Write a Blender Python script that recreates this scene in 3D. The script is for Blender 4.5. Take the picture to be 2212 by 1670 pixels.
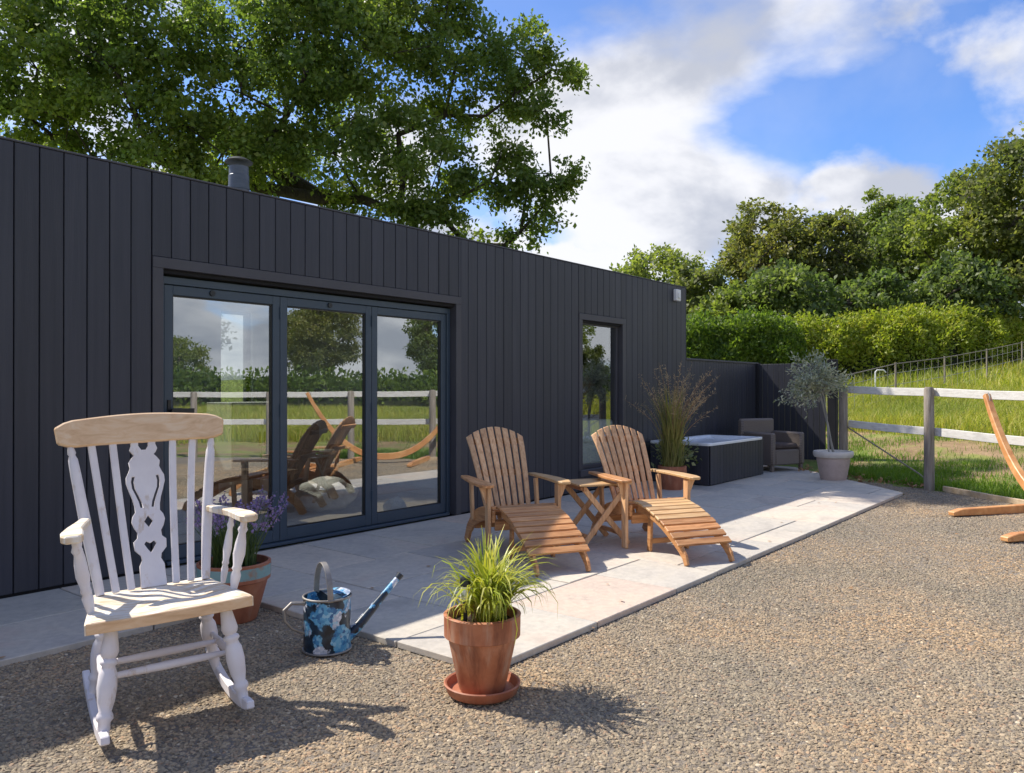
import bpy, bmesh, math, random
import numpy as np
from mathutils import Vector, Matrix
R = math.radians
for o in list(bpy.data.objects):
    bpy.data.objects.remove(o)
S = bpy.context.scene
COL = S.collection

# ------------------------------------------------------------------ camera, sky, sun, exposure
cam_d = bpy.data.cameras.new('camera')
cam = bpy.data.objects.new('camera', cam_d)
COL.objects.link(cam)
S.camera = cam
cam_d.sensor_width = 36.0
cam_d.lens = 36.0 * 1702 / 2212
cam_d.clip_start = 0.05
cam_d.clip_end = 3000
cam.location = (0, -5.45, 1.28)
cam.rotation_euler = (R(90.17), 0, R(-51.1))

SUN_TO = Vector((-0.22, 0.82, 1.0)).normalized()
sun_d = bpy.data.lights.new('sun', 'SUN')
sun_d.energy = 3.8
sun_d.angle = R(0.55)
sun_d.color = (1.0, 0.93, 0.83)
sun = bpy.data.objects.new('sun', sun_d)
COL.objects.link(sun)
sun.rotation_euler = SUN_TO.to_track_quat('Z', 'Y').to_euler()
sun.location = (-5, 15, 20)

world = bpy.data.worlds.new('World')
S.world = world
world.use_nodes = True
wn, wl = world.node_tree.nodes, world.node_tree.links
wn.clear()
def wnode(t, **kw):
    n = wn.new(t)
    for k, v in kw.items():
        setattr(n, k, v)
    return n
def wmath(op, a, b=None, clamp=False):
    n = wn.new('ShaderNodeMath'); n.operation = op; n.use_clamp = clamp
    for i, v in enumerate((a, b)):
        if v is None: continue
        if isinstance(v, (int, float)): n.inputs[i].default_value = v
        else: wl.new(v, n.inputs[i])
    return n.outputs[0]
sky = wnode('ShaderNodeTexSky', sky_type='NISHITA', sun_disc=False)
sky.sun_elevation = math.asin(SUN_TO.z)
sky.sun_rotation = math.atan2(SUN_TO.x, SUN_TO.y)
sky.altitude = 100
sky.air_density = 1.0
sky.dust_density = 0.3
sky.ozone_density = 2.2
tc = wnode('ShaderNodeTexCoord')
sep = wnode('ShaderNodeSeparateXYZ')
wl.new(tc.outputs['Generated'], sep.inputs[0])
zz = wmath('ADD', wmath('MAXIMUM', sep.outputs[2], 0.0), 0.42)
comb = wnode('ShaderNodeCombineXYZ')
wl.new(wmath('DIVIDE', sep.outputs[0], zz), comb.inputs[0])
wl.new(wmath('DIVIDE', sep.outputs[1], zz), comb.inputs[1])
mp = wnode('ShaderNodeMapping')
mp.inputs['Location'].default_value = (12.4, 4.18, 0.0)
wl.new(comb.outputs[0], mp.inputs[0])
def wnoise(scale, detail, rough, dist, off=(0, 0, 0)):
    m = wnode('ShaderNodeMapping'); m.inputs['Location'].default_value = off
    wl.new(mp.outputs[0], m.inputs[0])
    n = wnode('ShaderNodeTexNoise'); n.noise_dimensions = '3D'
    n.inputs['Scale'].default_value = scale; n.inputs['Detail'].default_value = detail
    n.inputs['Roughness'].default_value = rough; n.inputs['Distortion'].default_value = dist
    wl.new(m.outputs[0], n.inputs['Vector'])
    return n.outputs['Fac']
def wramp(fac, a, b, ca=(0, 0, 0, 1), cb=(1, 1, 1, 1)):
    r = wnode('ShaderNodeValToRGB'); r.color_ramp.interpolation = 'EASE'
    r.color_ramp.elements[0].position = a; r.color_ramp.elements[1].position = b
    r.color_ramp.elements[0].color = ca; r.color_ramp.elements[1].color = cb
    wl.new(fac, r.inputs[0])
    return r.outputs[0]
big = wnoise(1.55, 9.0, 0.5, 0.12)
cover = wramp(big, 0.475, 0.60)
veil = wramp(wnoise(1.1, 6.0, 0.55, 0.4, (5, 2, 1)), 0.38, 0.70)
low = wramp(wmath('ADD', wnoise(3.4, 8.0, 0.52, 0.15, (2, 7, 3)), wmath('MULTIPLY', wramp(sep.outputs[2], 0.06, 0.46, (1, 1, 1, 1), (0, 0, 0, 1)), 0.29)), 0.58, 0.74)
cov = wmath('MAXIMUM', wmath('MAXIMUM', cover, wmath('MULTIPLY', veil, 0.30)), low)
cov = wmath('MULTIPLY', cov, 0.96, True)
shade = wramp(wnoise(2.5, 8.0, 0.52, 0.15, (0.25, -0.1, 0.4)), 0.41, 0.56, (2.2, 2.3, 2.6, 1), (3.75, 3.75, 3.85, 1))
skytint = wnode('ShaderNodeMix', data_type='RGBA', blend_type='MULTIPLY')
skytint.inputs[0].default_value = 1.0
wl.new(sky.outputs[0], skytint.inputs[6])
skytint.inputs[7].default_value = (0.42, 0.56, 0.80, 1)
mixc = wnode('ShaderNodeMix', data_type='RGBA')
wl.new(cov, mixc.inputs[0])
wl.new(skytint.outputs[2], mixc.inputs[6])
wl.new(shade, mixc.inputs[7])
bg = wnode('ShaderNodeBackground')
bg.inputs[1].default_value = 0.15
wl.new(mixc.outputs[2], bg.inputs[0])
wo = wnode('ShaderNodeOutputWorld')
wl.new(bg.outputs[0], wo.inputs[0])

S.view_settings.view_transform = 'Standard'
S.view_settings.look = 'None'
S.view_settings.gamma = 1.0
S.view_settings.use_curve_mapping = False
S.view_settings.exposure = 0.84
S.render.engine = 'CYCLES'
S.cycles.use_denoising = True
S.cycles.max_bounces = 8
S.cycles.transparent_max_bounces = 12
S.cycles.sample_clamp_indirect = 6.0

# ------------------------------------------------------------------ materials
def _nt(name):
    m = bpy.data.materials.new(name); m.use_nodes = True
    nt = m.node_tree
    return m, nt, nt.nodes, nt.links, nt.nodes['Principled BSDF']
def _noise(nt, scale, detail, rough=0.55, stretch=(1, 1, 1), coord='Object', dist=0.0, rnd_off=False):
    n, l = nt.nodes, nt.links
    t = n.new('ShaderNodeTexCoord'); m = n.new('ShaderNodeMapping')
    m.inputs['Scale'].default_value = stretch
    l.new(t.outputs[coord], m.inputs[0])
    if rnd_off:
        oi = n.new('ShaderNodeObjectInfo'); mm = n.new('ShaderNodeMath'); mm.operation = 'MULTIPLY'
        mm.inputs[1].default_value = 57.0
        l.new(oi.outputs['Random'], mm.inputs[0]); l.new(mm.outputs[0], m.inputs['Location'])
    x = n.new('ShaderNodeTexNoise')
    x.inputs['Scale'].default_value = scale; x.inputs['Detail'].default_value = detail
    x.inputs['Roughness'].default_value = rough; x.inputs['Distortion'].default_value = dist
    l.new(m.outputs[0], x.inputs['Vector'])
    return x.outputs['Fac']
def _ramp(nt, fac, stops):
    r = nt.nodes.new('ShaderNodeValToRGB')
    e = r.color_ramp.elements
    while len(e) < len(stops): e.new(0.5)
    for i, (p, c) in enumerate(stops):
        e[i].position = p; e[i].color = tuple(c) + (1,) if len(c) == 3 else c
    nt.links.new(fac, r.inputs[0])
    return r.outputs[0]
def _mix(nt, fac, a, b, mode='MIX'):
    m = nt.nodes.new('ShaderNodeMix'); m.data_type = 'RGBA'; m.blend_type = mode
    for i, v in ((0, fac), (6, a), (7, b)):
        if isinstance(v, (int, float)): m.inputs[i].default_value = v
        elif isinstance(v, (tuple, list)): m.inputs[i].default_value = tuple(v) + (1,) if len(v) == 3 else v
        else: nt.links.new(v, m.inputs[i])
    return m.outputs[2]
def _bump(nt, bsdf, h, strength, dist=0.01):
    b = nt.nodes.new('ShaderNodeBump')
    b.inputs['Strength'].default_value = strength; b.inputs['Distance'].default_value = dist
    nt.links.new(h, b.inputs['Height']); nt.links.new(b.outputs[0], bsdf.inputs['Normal'])
def _rnd(nt, lo, hi):
    oi = nt.nodes.new('ShaderNodeObjectInfo'); mr = nt.nodes.new('ShaderNodeMapRange')
    mr.inputs['To Min'].default_value = lo; mr.inputs['To Max'].default_value = hi
    nt.links.new(oi.outputs['Random'], mr.inputs['Value'])
    c = nt.nodes.new('ShaderNodeCombineXYZ')
    for i in range(3): nt.links.new(mr.outputs[0], c.inputs[i])
    return c.outputs[0]
def pmat(name, stops, scale=6, detail=6, rough=0.6, stretch=(1, 1, 1), bump=0.0, bscale=None, bdist=0.004,
         rnd=None, coord='Object', dist=0.0, fine=None, spec=0.5, rnd_off=False, metal=0.0):
    m, nt, n, l, b = _nt(name)
    f = _noise(nt, scale, detail, 0.6, stretch, coord, dist, rnd_off)
    c = _ramp(nt, f, stops)
    if fine:
        f2 = _noise(nt, fine[0], 4, 0.6, fine[2] if len(fine) > 2 else stretch, coord, 0, rnd_off)
        c = _mix(nt, fine[1], c, _ramp(nt, f2, [(0.3, (0.25,) * 3), (0.7, (1.0,) * 3)]), 'MULTIPLY')
    if rnd:
        c = _mix(nt, 1.0, c, _rnd(nt, *rnd), 'MULTIPLY')
    l.new(c, b.inputs['Base Color'])
    b.inputs['Roughness'].default_value = rough
    b.inputs['Specular IOR Level'].default_value = spec
    b.inputs['Metallic'].default_value = metal
    if bump:
        _bump(nt, b, _noise(nt, bscale or scale * 4, 5, 0.6, stretch, coord, 0, rnd_off), bump, bdist)
    return m
def leafmat(name, cols, trans=0.45, rough=0.5, nscale=0.6, tint=(1.15, 1.25, 0.55)):
    m, nt, n, l, b = _nt(name)
    g = n.new('ShaderNodeNewGeometry')
    c = _ramp(nt, g.outputs['Random Per Island'], [(i / max(1, len(cols) - 1), k) for i, k in enumerate(cols)])
    f = _noise(nt, nscale, 3)
    c = _mix(nt, 1.0, c, _ramp(nt, f, [(0.3, (0.72, 0.8, 0.8)), (0.7, (1.3, 1.18, 1.0))]), 'MULTIPLY')
    l.new(c, b.inputs['Base Color'])
    b.inputs['Roughness'].default_value = rough
    b.inputs['Specular IOR Level'].default_value = 0.5
    t = n.new('ShaderNodeBsdfTranslucent')
    l.new(_mix(nt, 1.0, c, tint, 'MULTIPLY'), t.inputs[0])
    ms = n.new('ShaderNodeMixShader'); ms.inputs[0].default_value = trans
    l.new(b.outputs[0], ms.inputs[1]); l.new(t.outputs[0], ms.inputs[2])
    l.new(ms.outputs[0], n['Material Output'].inputs[0])
    return m
M = {}
M['clad'] = pmat('charcoal_cladding', [(0.3, (0.026, 0.028, 0.040)), (0.7, (0.041, 0.042, 0.056))], 3, 6, 0.5, (9, 9, 0.35),
                 bump=0.45, bscale=24, bdist=0.003, rnd=(0.85, 1.12), rnd_off=True)
M['trim'] = pmat('charcoal_trim', [(0.3, (0.052, 0.050, 0.060)), (0.7, (0.062, 0.060, 0.070))], 4, 4, 0.5)
M['core'] = pmat('dark_wall_core', [(0.3, (0.010, 0.010, 0.013)), (0.7, (0.014, 0.014, 0.018))], 4, 3, 0.9)
M['alu'] = pmat('blue_grey_aluminium', [(0.3, (0.040, 0.062, 0.088)), (0.7, (0.048, 0.072, 0.1))], 3, 3, 0.38, spec=0.5)
M['black'] = pmat('black_plastic', [(0.3, (0.012, 0.012, 0.013)), (0.7, (0.02, 0.02, 0.021))], 6, 3, 0.4)
M['whitep'] = pmat('white_plastic', [(0.3, (0.72, 0.72, 0.72)), (0.7, (0.8, 0.8, 0.8))], 6, 3, 0.4)
M['flue'] = pmat('flue_steel', [(0.3, (0.07, 0.085, 0.11)), (0.7, (0.12, 0.135, 0.165))], 5, 4, 0.45, (1, 1, 4), metal=0.4)
M['roof'] = pmat('roof_membrane', [(0.3, (0.05, 0.05, 0.055)), (0.7, (0.08, 0.08, 0.085))], 2, 6, 0.85)
M['plaster'] = pmat('interior_plaster', [(0.3, (0.55, 0.56, 0.55)), (0.7, (0.62, 0.63, 0.62))], 3, 4, 0.85)
M['iwood'] = pmat('interior_floor_wood', [(0.3, (0.24, 0.19, 0.14)), (0.7, (0.34, 0.28, 0.21))], 4, 6, 0.5, (0.6, 6, 1))
M['darkwood'] = pmat('dark_interior_wood', [(0.3, (0.06, 0.04, 0.03)), (0.7, (0.11, 0.075, 0.05))], 6, 5, 0.5, (1, 6, 1))
M['fabric'] = pmat('grey_upholstery', [(0.3, (0.16, 0.17, 0.17)), (0.7, (0.24, 0.25, 0.25))], 30, 5, 0.95, bump=0.4, bscale=220)
M['fleece'] = pmat('white_fleece', [(0.3, (0.55, 0.54, 0.51)), (0.7, (0.75, 0.74, 0.71))], 20, 6, 1.0, bump=0.8, bscale=60, bdist=0.02)
M['sheet'] = pmat('white_painted_board', [(0.3, (0.66, 0.68, 0.66)), (0.7, (0.72, 0.74, 0.72))], 3, 4, 0.6)
# glass: thin coated pane
def glass(name, base, tint):
    m, nt, n, l, b = _nt(name)
    tr = n.new('ShaderNodeBsdfTransparent'); tr.inputs[0].default_value = tint + (1,)
    gl = n.new('ShaderNodeBsdfGlossy'); gl.inputs['Roughness'].default_value = 0.0
    gl.inputs[0].default_value = (0.93, 0.97, 1.0, 1)
    fr = n.new('ShaderNodeFresnel'); fr.inputs[0].default_value = 1.5
    ma = n.new('ShaderNodeMath'); ma.operation = 'MULTIPLY_ADD'; ma.use_clamp = True
    ma.inputs[1].default_value = 0.9
    ge = n.new('ShaderNodeNewGeometry')
    io = n.new('ShaderNodeMapRange'); io.inputs['To Min'].default_value = 1.5; io.inputs['To Max'].default_value = 1 / 1.5
    l.new(ge.outputs['Backfacing'], io.inputs['Value']); l.new(io.outputs[0], fr.inputs[0])
    ba = n.new('ShaderNodeMapRange'); ba.inputs['To Min'].default_value = base; ba.inputs['To Max'].default_value = 0.0
    l.new(ge.outputs['Backfacing'], ba.inputs['Value']); l.new(ba.outputs[0], ma.inputs[2])
    l.new(fr.outputs[0], ma.inputs[0])
    ms = n.new('ShaderNodeMixShader')
    l.new(ma.outputs[0], ms.inputs[0]); l.new(tr.outputs[0], ms.inputs[1]); l.new(gl.outputs[0], ms.inputs[2])
    l.new(ms.outputs[0], n['Material Output'].inputs[0])
    return m
M['glass2'] = glass('clear_glass', 0.24, (0.92, 0.94, 0.93))
M['glass'] = glass('coated_glass', 0.36, (0.88, 0.9, 0.88))
# sandstone slab
def slabmat():
    m, nt, n, l, b = _nt('sandstone_slab')
    f = _noise(nt, 1.6, 6, 0.6, (1, 1, 1), 'Object', 0.6, True)
    c = _ramp(nt, f, [(0.28, (0.42, 0.385, 0.34)), (0.45, (0.54, 0.495, 0.435)), (0.58, (0.58, 0.525, 0.445)), (0.74, (0.56, 0.445, 0.375))])
    f2 = _noise(nt, 22, 6, 0.65, (1, 1, 1), 'Object', 0, True)
    c = _mix(nt, 0.6, c, _ramp(nt, f2, [(0.3, (0.72, 0.72, 0.72)), (0.65, (1.06, 1.05, 1.04))]), 'MULTIPLY')
    oi = n.new('ShaderNodeObjectInfo')
    t = _ramp(nt, oi.outputs['Random'], [(0.0, (0.78, 0.80, 0.82)), (0.3, (1.0, 0.99, 0.97)), (0.55, (0.87, 0.89, 0.88)), (0.78, (1.1, 1.06, 1.0)), (1.0, (1.02, 0.90, 0.84))])
    c = _mix(nt, 1.0, c, t, 'MULTIPLY')
    st = _noise(nt, 3.5, 7, 0.7, (1, 1, 1), 'Generated', 1.5, True)
    c = _mix(nt, _ramp(nt, st, [(0.60, (0, 0, 0)), (0.72, (0.45, 0.45, 0.45))]), c, (0.2, 0.19, 0.17))
    l.new(c, b.inputs['Base Color']); b.inputs['Roughness'].default_value = 0.75
    _bump(nt, b, _noise(nt, 14, 7, 0.65, (1, 1, 1), 'Object', 0.4, True), 0.5, 0.006)
    return m
M['slab'] = slabmat()
M['grout'] = pmat('pointing_mortar', [(0.3, (0.15, 0.14, 0.125)), (0.7, (0.24, 0.225, 0.2))], 40, 5, 0.95, coord='Generated')
M['gravelsheet'] = pmat('fine_gravel', [(0.25, (0.18, 0.15, 0.115)), (0.5, (0.27, 0.225, 0.175)), (0.75, (0.34, 0.285, 0.22))], 45, 8, 0.95,
                        bump=0.9, bscale=70, bdist=0.02, fine=(2.0, 0.35))
def pebblemat():
    m, nt, n, l, b = _nt('pebble')
    oi = n.new('ShaderNodeObjectInfo')
    c = _ramp(nt, oi.outputs['Random'], [(0.0, (0.147, 0.120, 0.087)), (0.2, (0.306, 0.246, 0.168)), (0.4, (0.216, 0.180, 0.130)), (0.55, (0.374, 0.301, 0.201)),
                                        (0.7, (0.272, 0.224, 0.158)), (0.86, (0.419, 0.338, 0.230)), (0.94, (0.329, 0.218, 0.139)), (0.985, (0.374, 0.306, 0.211)), (1.0, (0.590, 0.513, 0.383))])
    t = n.new('ShaderNodeNewGeometry')
    x = n.new('ShaderNodeTexNoise'); x.inputs['Scale'].default_value = 0.8; x.inputs['Detail'].default_value = 6
    l.new(t.outputs['Position'], x.inputs['Vector'])
    c = _mix(nt, 1.0, c, _ramp(nt, x.outputs['Fac'], [(0.32, (0.78, 0.82, 0.84)), (0.5, (1.0, 0.98, 0.95)), (0.68, (1.22, 1.08, 0.92))]), 'MULTIPLY')
    l.new(c, b.inputs['Base Color']); b.inputs['Roughness'].default_value = 0.85
    return m
M['pebble'] = pebblemat()
def groundmat():
    m, nt, n, l, b = _nt('field_soil_and_turf')
    f = _noise(nt, 0.35, 8, 0.6, (1, 1, 1), 'Object', 0.5)
    c = _ramp(nt, f, [(0.3, (0.12, 0.17, 0.025)), (0.5, (0.2, 0.25, 0.04)), (0.7, (0.32, 0.31, 0.08))])
    f2 = _noise(nt, 6, 6, 0.6)
    c = _mix(nt, 0.7, c, _ramp(nt, f2, [(0.3, (0.6, 0.6, 0.6)), (0.7, (1.2, 1.2, 1.1))]), 'MULTIPLY')
    a = n.new('ShaderNodeAttribute'); a.attribute_name = 'bare'
    soil = _ramp(nt, _noise(nt, 3, 6, 0.6), [(0.3, (0.22, 0.135, 0.07)), (0.7, (0.38, 0.25, 0.14))])
    k = _mix(nt, 1.0, a.outputs['Color'], _ramp(nt, _noise(nt, 1.1, 5, 0.6), [(0.40, (0.05,) * 3), (0.56, (0.95,) * 3)]), 'MULTIPLY')
    c = _mix(nt, k, c, soil)
    l.new(c, b.inputs['Base Color']); b.inputs['Roughness'].default_value = 0.95
    _bump(nt, b, _noise(nt, 12, 6, 0.7), 0.8, 0.05)
    return m
M['ground'] = groundmat()
def woodstops(a, b, c): return [(0.28, a), (0.5, b), (0.72, c)]
TEAK = woodstops((0.34, 0.14, 0.05), (0.56, 0.265, 0.10), (0.68, 0.38, 0.17))
M['teak_x'] = pmat('teak_across', TEAK, 5, 7, 0.5, (1, 9, 9), 0.3, 12, 0.003, rnd=(0.70, 1.2), dist=0.5, rnd_off=True)
M['teak_y'] = pmat('teak_lengthwise', TEAK, 5, 7, 0.5, (9, 1, 9), 0.3, 12, 0.003, rnd=(0.70, 1.2), dist=0.5, rnd_off=True)
TEAKP = woodstops((0.44, 0.225, 0.105), (0.65, 0.375, 0.185), (0.74, 0.49, 0.27))
M['teak_z'] = pmat('weathered_teak_upright', TEAKP, 5, 7, 0.55, (9, 9, 1), 0.3, 12, 0.003, rnd=(0.85, 1.2), dist=0.5, rnd_off=True)
M['teak_light'] = pmat('pale_teak', woodstops((0.42, 0.24, 0.10), (0.58, 0.36, 0.165), (0.7, 0.48, 0.25)), 5, 7, 0.5, (1, 9, 9), 0.3, 12, 0.003, rnd=(0.85, 1.15), dist=0.5, rnd_off=True)
M['hamwood'] = pmat('orange_larch', woodstops((0.46, 0.19, 0.065), (0.64, 0.31, 0.115), (0.72, 0.43, 0.19)), 3, 7, 0.45, (2, 2, 2), 0.2, 12, 0.003, dist=0.8)
def paintmat():
    m, nt, n, l, b = _nt('worn_white_paint')
    c = _ramp(nt, _noise(nt, 8, 6, 0.6), [(0.3, (0.66, 0.62, 0.64)), (0.7, (0.76, 0.73, 0.74))])
    w = _ramp(nt, _noise(nt, 16, 8, 0.7, (1, 1, 0.4)), [(0.585, (0, 0, 0)), (0.68, (0.75, 0.75, 0.75))])
    c = _mix(nt, w, c, (0.52, 0.40, 0.29))
    l.new(c, b.inputs['Base Color']); b.inputs['Roughness'].default_value = 0.6
    _bump(nt, b, _noise(nt, 60, 5, 0.6), 0.2, 0.002)
    return m
M['rockpaint'] = paintmat()
M['crest'] = pmat('bare_pine', woodstops((0.58, 0.36, 0.19), (0.72, 0.49, 0.29), (0.78, 0.60, 0.41)), 7, 7, 0.5, (1, 7, 5), 0.15, 20, 0.002, dist=0.6)
def seatmat():
    m, nt, n, l, b = _nt('white_washed_seat')
    c = _ramp(nt, _noise(nt, 7, 6, 0.6, (1, 5, 1), 'Object', 1.2), [(0.36, (0.60, 0.44, 0.27)), (0.5, (0.72, 0.63, 0.5)), (0.62, (0.76, 0.73, 0.67))])
    l.new(c, b.inputs['Base Color']); b.inputs['Roughness'].default_value = 0.5
    return m
M['seatwash'] = seatmat()
def terramat(name, a, b_, c_, streak):
    m, nt, n, l, b = _nt(name)
    c = _ramp(nt, _noise(nt, 9, 6, 0.6), [(0.3, a), (0.5, b_), (0.7, c_)])
    s = _ramp(nt, _noise(nt, 14, 6, 0.65, (1, 1, 0.12)), [(0.5, (0, 0, 0)), (0.66, (streak,) * 3)])
    c = _mix(nt, s, c, (0.5, 0.33, 0.23))
    s2 = _ramp(nt, _noise(nt, 11, 6, 0.65, (1, 1, 0.15), 'Object', 0.4), [(0.32, (streak,) * 3), (0.46, (0, 0, 0))])
    c = _mix(nt, s2, c, (0.12, 0.035, 0.018))
    l.new(c, b.inputs['Base Color']); b.inputs['Roughness'].default_value = 0.62
    _bump(nt, b, _noise(nt, 50, 5, 0.6), 0.15, 0.003)
    return m
M['terra'] = terramat('terracotta', (0.33, 0.10, 0.045), (0.43, 0.155, 0.07), (0.5, 0.21, 0.11), 0.65)
M['terra2'] = terramat('plain_terracotta', (0.31, 0.10, 0.05), (0.38, 0.13, 0.065), (0.43, 0.17, 0.09), 0.25)
M['verdigris'] = pmat('turquoise_band_paint', [(0.35, (0.36, 0.21, 0.14)), (0.45, (0.22, 0.36, 0.36)), (0.7, (0.3, 0.46, 0.45))], 9, 6, 0.7)
M['pinkpot'] = pmat('pale_pink_stone_pot', [(0.3, (0.44, 0.34, 0.30)), (0.7, (0.55, 0.44, 0.39))], 9, 6, 0.7)
M['palerim'] = pmat('pale_pot_rim', [(0.3, (0.62, 0.57, 0.51)), (0.7, (0.7, 0.66, 0.6))], 9, 6, 0.6)
M['soil'] = pmat('potting_soil', [(0.3, (0.03, 0.02, 0.014)), (0.7, (0.09, 0.06, 0.04))], 40, 6, 1.0, bump=1.0, bscale=60, bdist=0.02)
M['lime'] = leafmat('lime_strap_leaf', [(0.33, 0.40, 0.035), (0.48, 0.50, 0.06), (0.58, 0.55, 0.10), (0.38, 0.46, 0.045), (0.62, 0.58, 0.22)], 0.42, 0.4, 3, (1.1, 1.1, 0.6))
M['drystem'] = pmat('dry_stalk', [(0.3, (0.26, 0.13, 0.06)), (0.7, (0.42, 0.26, 0.12))], 8, 4, 0.8)
M['lavleaf'] = leafmat('lavender_leaf', [(0.06, 0.11, 0.035), (0.12, 0.17, 0.06), (0.1, 0.15, 0.03)], 0.3, 0.6, 4)
M['lavflower'] = leafmat('lavender_flower', [(0.22, 0.16, 0.36), (0.33, 0.25, 0.48), (0.27, 0.2, 0.42)], 0.2, 0.7, 6, (1, 0.9, 1.1))
M['tallgrass'] = leafmat('tall_grass_blade', [(0.17, 0.19, 0.05), (0.3, 0.29, 0.09), (0.42, 0.34, 0.14), (0.22, 0.26, 0.05)], 0.35, 0.6, 3)
M['plume'] = leafmat('grass_plume', [(0.42, 0.31, 0.19), (0.54, 0.43, 0.29), (0.46, 0.35, 0.22)], 0.3, 0.8, 3, (1.1, 1, 0.8))
M['olive'] = leafmat('olive_leaf', [(0.22, 0.26, 0.18), (0.40, 0.43, 0.33), (0.52, 0.54, 0.45), (0.62, 0.63, 0.55), (0.3, 0.34, 0.2)], 0.3, 0.5, 2.5, (1.1, 1.15, 0.8))
M['oliveb'] = pmat('olive_bark', [(0.3, (0.22, 0.21, 0.18)), (0.7, (0.36, 0.35, 0.31))], 14, 6, 0.85, (1, 1, 0.3), 0.4, 40)
M['varieg'] = leafmat('variegated_leaf', [(0.08, 0.14, 0.03), (0.35, 0.38, 0.22), (0.12, 0.18, 0.05)], 0.3, 0.5, 5)
def canmat():
    m, nt, n, l, b = _nt('hand_painted_enamel')
    tcx = n.new('ShaderNodeTexCoord')
    vo = n.new('ShaderNodeTexVoronoi'); vo.inputs['Scale'].default_value = 62
    l.new(tcx.outputs['Object'], vo.inputs['Vector'])
    def shifted(off, sc, rag):
        mpx = n.new('ShaderNodeMapping'); mpx.inputs['Location'].default_value = off
        l.new(tcx.outputs['Object'], mpx.inputs[0])
        q = n.new('ShaderNodeTexNoise'); q.inputs['Scale'].default_value = sc; q.inputs['Detail'].default_value = 1.0
        l.new(mpx.outputs[0], q.inputs['Vector'])
        e = _noise(nt, 55, 2, 0.5)
        ad = n.new('ShaderNodeMath'); ad.operation = 'MULTIPLY_ADD'; ad.inputs[1].default_value = rag
        l.new(e, ad.inputs[0]); l.new(q.outputs['Fac'], ad.inputs[2])
        return ad.outputs[0]
    sx = n.new('ShaderNodeSeparateColor'); l.new(vo.outputs['Color'], sx.inputs[0])
    petal = _ramp(nt, sx.outputs[0], [(0.0, (0.035, 0.13, 0.30)), (0.35, (0.07, 0.28, 0.52)), (0.7, (0.14, 0.42, 0.64)), (1.0, (0.36, 0.60, 0.74))])
    pale = _ramp(nt, sx.outputs[1], [(0.0, (0.25, 0.33, 0.46)), (0.5, (0.5, 0.56, 0.66)), (1.0, (0.74, 0.76, 0.82))])
    ink = _ramp(nt, _noise(nt, 18, 4, 0.6), [(0.4, (0.008, 0.014, 0.026)), (0.62, (0.02, 0.05, 0.085))])
    c = _mix(nt, _ramp(nt, shifted((0, 0, 0), 10.0, 0.22), [(0.60, (0, 0, 0)), (0.63, (1, 1, 1))]), ink, petal)
    c = _mix(nt, _ramp(nt, shifted((3.3, 1.2, 5.1), 11.0, 0.22), [(0.70, (0, 0, 0)), (0.73, (1, 1, 1))]), c, pale)
    l.new(c, b.inputs['Base Color']); b.inputs['Roughness'].default_value = 0.32
    return m
M['can'] = canmat()
M['canmetal'] = pmat('dull_zinc', [(0.3, (0.22, 0.2, 0.18)), (0.7, (0.36, 0.34, 0.31))], 14, 5, 0.5, metal=0.5)
M['candark'] = pmat('dark_enamel', [(0.3, (0.012, 0.018, 0.026)), (0.7, (0.03, 0.04, 0.05))], 14, 5, 0.35)
def wicker():
    m, nt, n, l, b = _nt('woven_rattan')
    t = n.new('ShaderNodeTexCoord')
    w = n.new('ShaderNodeTexWave'); w.bands_direction = 'Z'; w.inputs['Scale'].default_value = 22; w.inputs['Distortion'].default_value = 1.0
    l.new(t.outputs['Object'], w.inputs[0])
    w2 = n.new('ShaderNodeTexWave'); w2.bands_direction = 'DIAGONAL'; w2.inputs['Scale'].default_value = 24
    l.new(t.outputs['Object'], w2.inputs[0])
    mu = _mix(nt, 0.5, w.outputs['Color'], w2.outputs['Color'])
    c = _ramp(nt, mu, [(0.2, (0.10, 0.08, 0.065)), (0.8, (0.28, 0.225, 0.19))])
    l.new(c, b.inputs['Base Color']); b.inputs['Roughness'].default_value = 0.65
    _bump(nt, b, mu, 0.6, 0.006)
    return m
M['wicker'] = wicker()
M['cushion'] = pmat('brown_cushion', [(0.3, (0.07, 0.05, 0.045)), (0.7, (0.1, 0.075, 0.065))], 20, 4, 0.95, bump=0.3, bscale=200)
M['acrylic'] = pmat('white_acrylic', [(0.3, (0.74, 0.77, 0.8)), (0.7, (0.8, 0.82, 0.84))], 3, 3, 0.2)
M['post'] = pmat('weathered_post', [(0.28, (0.17, 0.14, 0.11)), (0.5, (0.27, 0.23, 0.19)), (0.72, (0.37, 0.33, 0.28))], 6, 7, 0.85, (5, 5, 0.5), 0.5, 20, 0.008)
M['rail'] = pmat('bleached_rail', [(0.28, (0.58, 0.56, 0.51)), (0.5, (0.72, 0.70, 0.65)), (0.72, (0.8, 0.79, 0.74))], 5, 7, 0.8, (2, 2, 9), 0.3, 20, 0.004, rnd=(0.9, 1.08))
M['wire'] = pmat('galvanised_wire', [(0.3, (0.3, 0.29, 0.27)), (0.7, (0.42, 0.41, 0.38))], 9, 3, 0.6, metal=0.3)
M['bark'] = pmat('tree_bark', [(0.3, (0.035, 0.028, 0.022)), (0.7, (0.085, 0.07, 0.055))], 5, 7, 0.9, (3, 3, 0.6), 0.8, 12, 0.05)
M['oak'] = leafmat('broad_leaf_green', [(0.13, 0.195, 0.058), (0.17, 0.245, 0.066), (0.21, 0.28, 0.072), (0.15, 0.22, 0.062), (0.27, 0.31, 0.08)], 0.55, 0.45, 0.7)
M['treeA'] = leafmat('tree_leaf_olive', [(0.115, 0.144, 0.057), (0.184, 0.213, 0.081), (0.241, 0.247, 0.103), (0.149, 0.184, 0.069)], 0.58, 0.5, 0.35)
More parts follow.
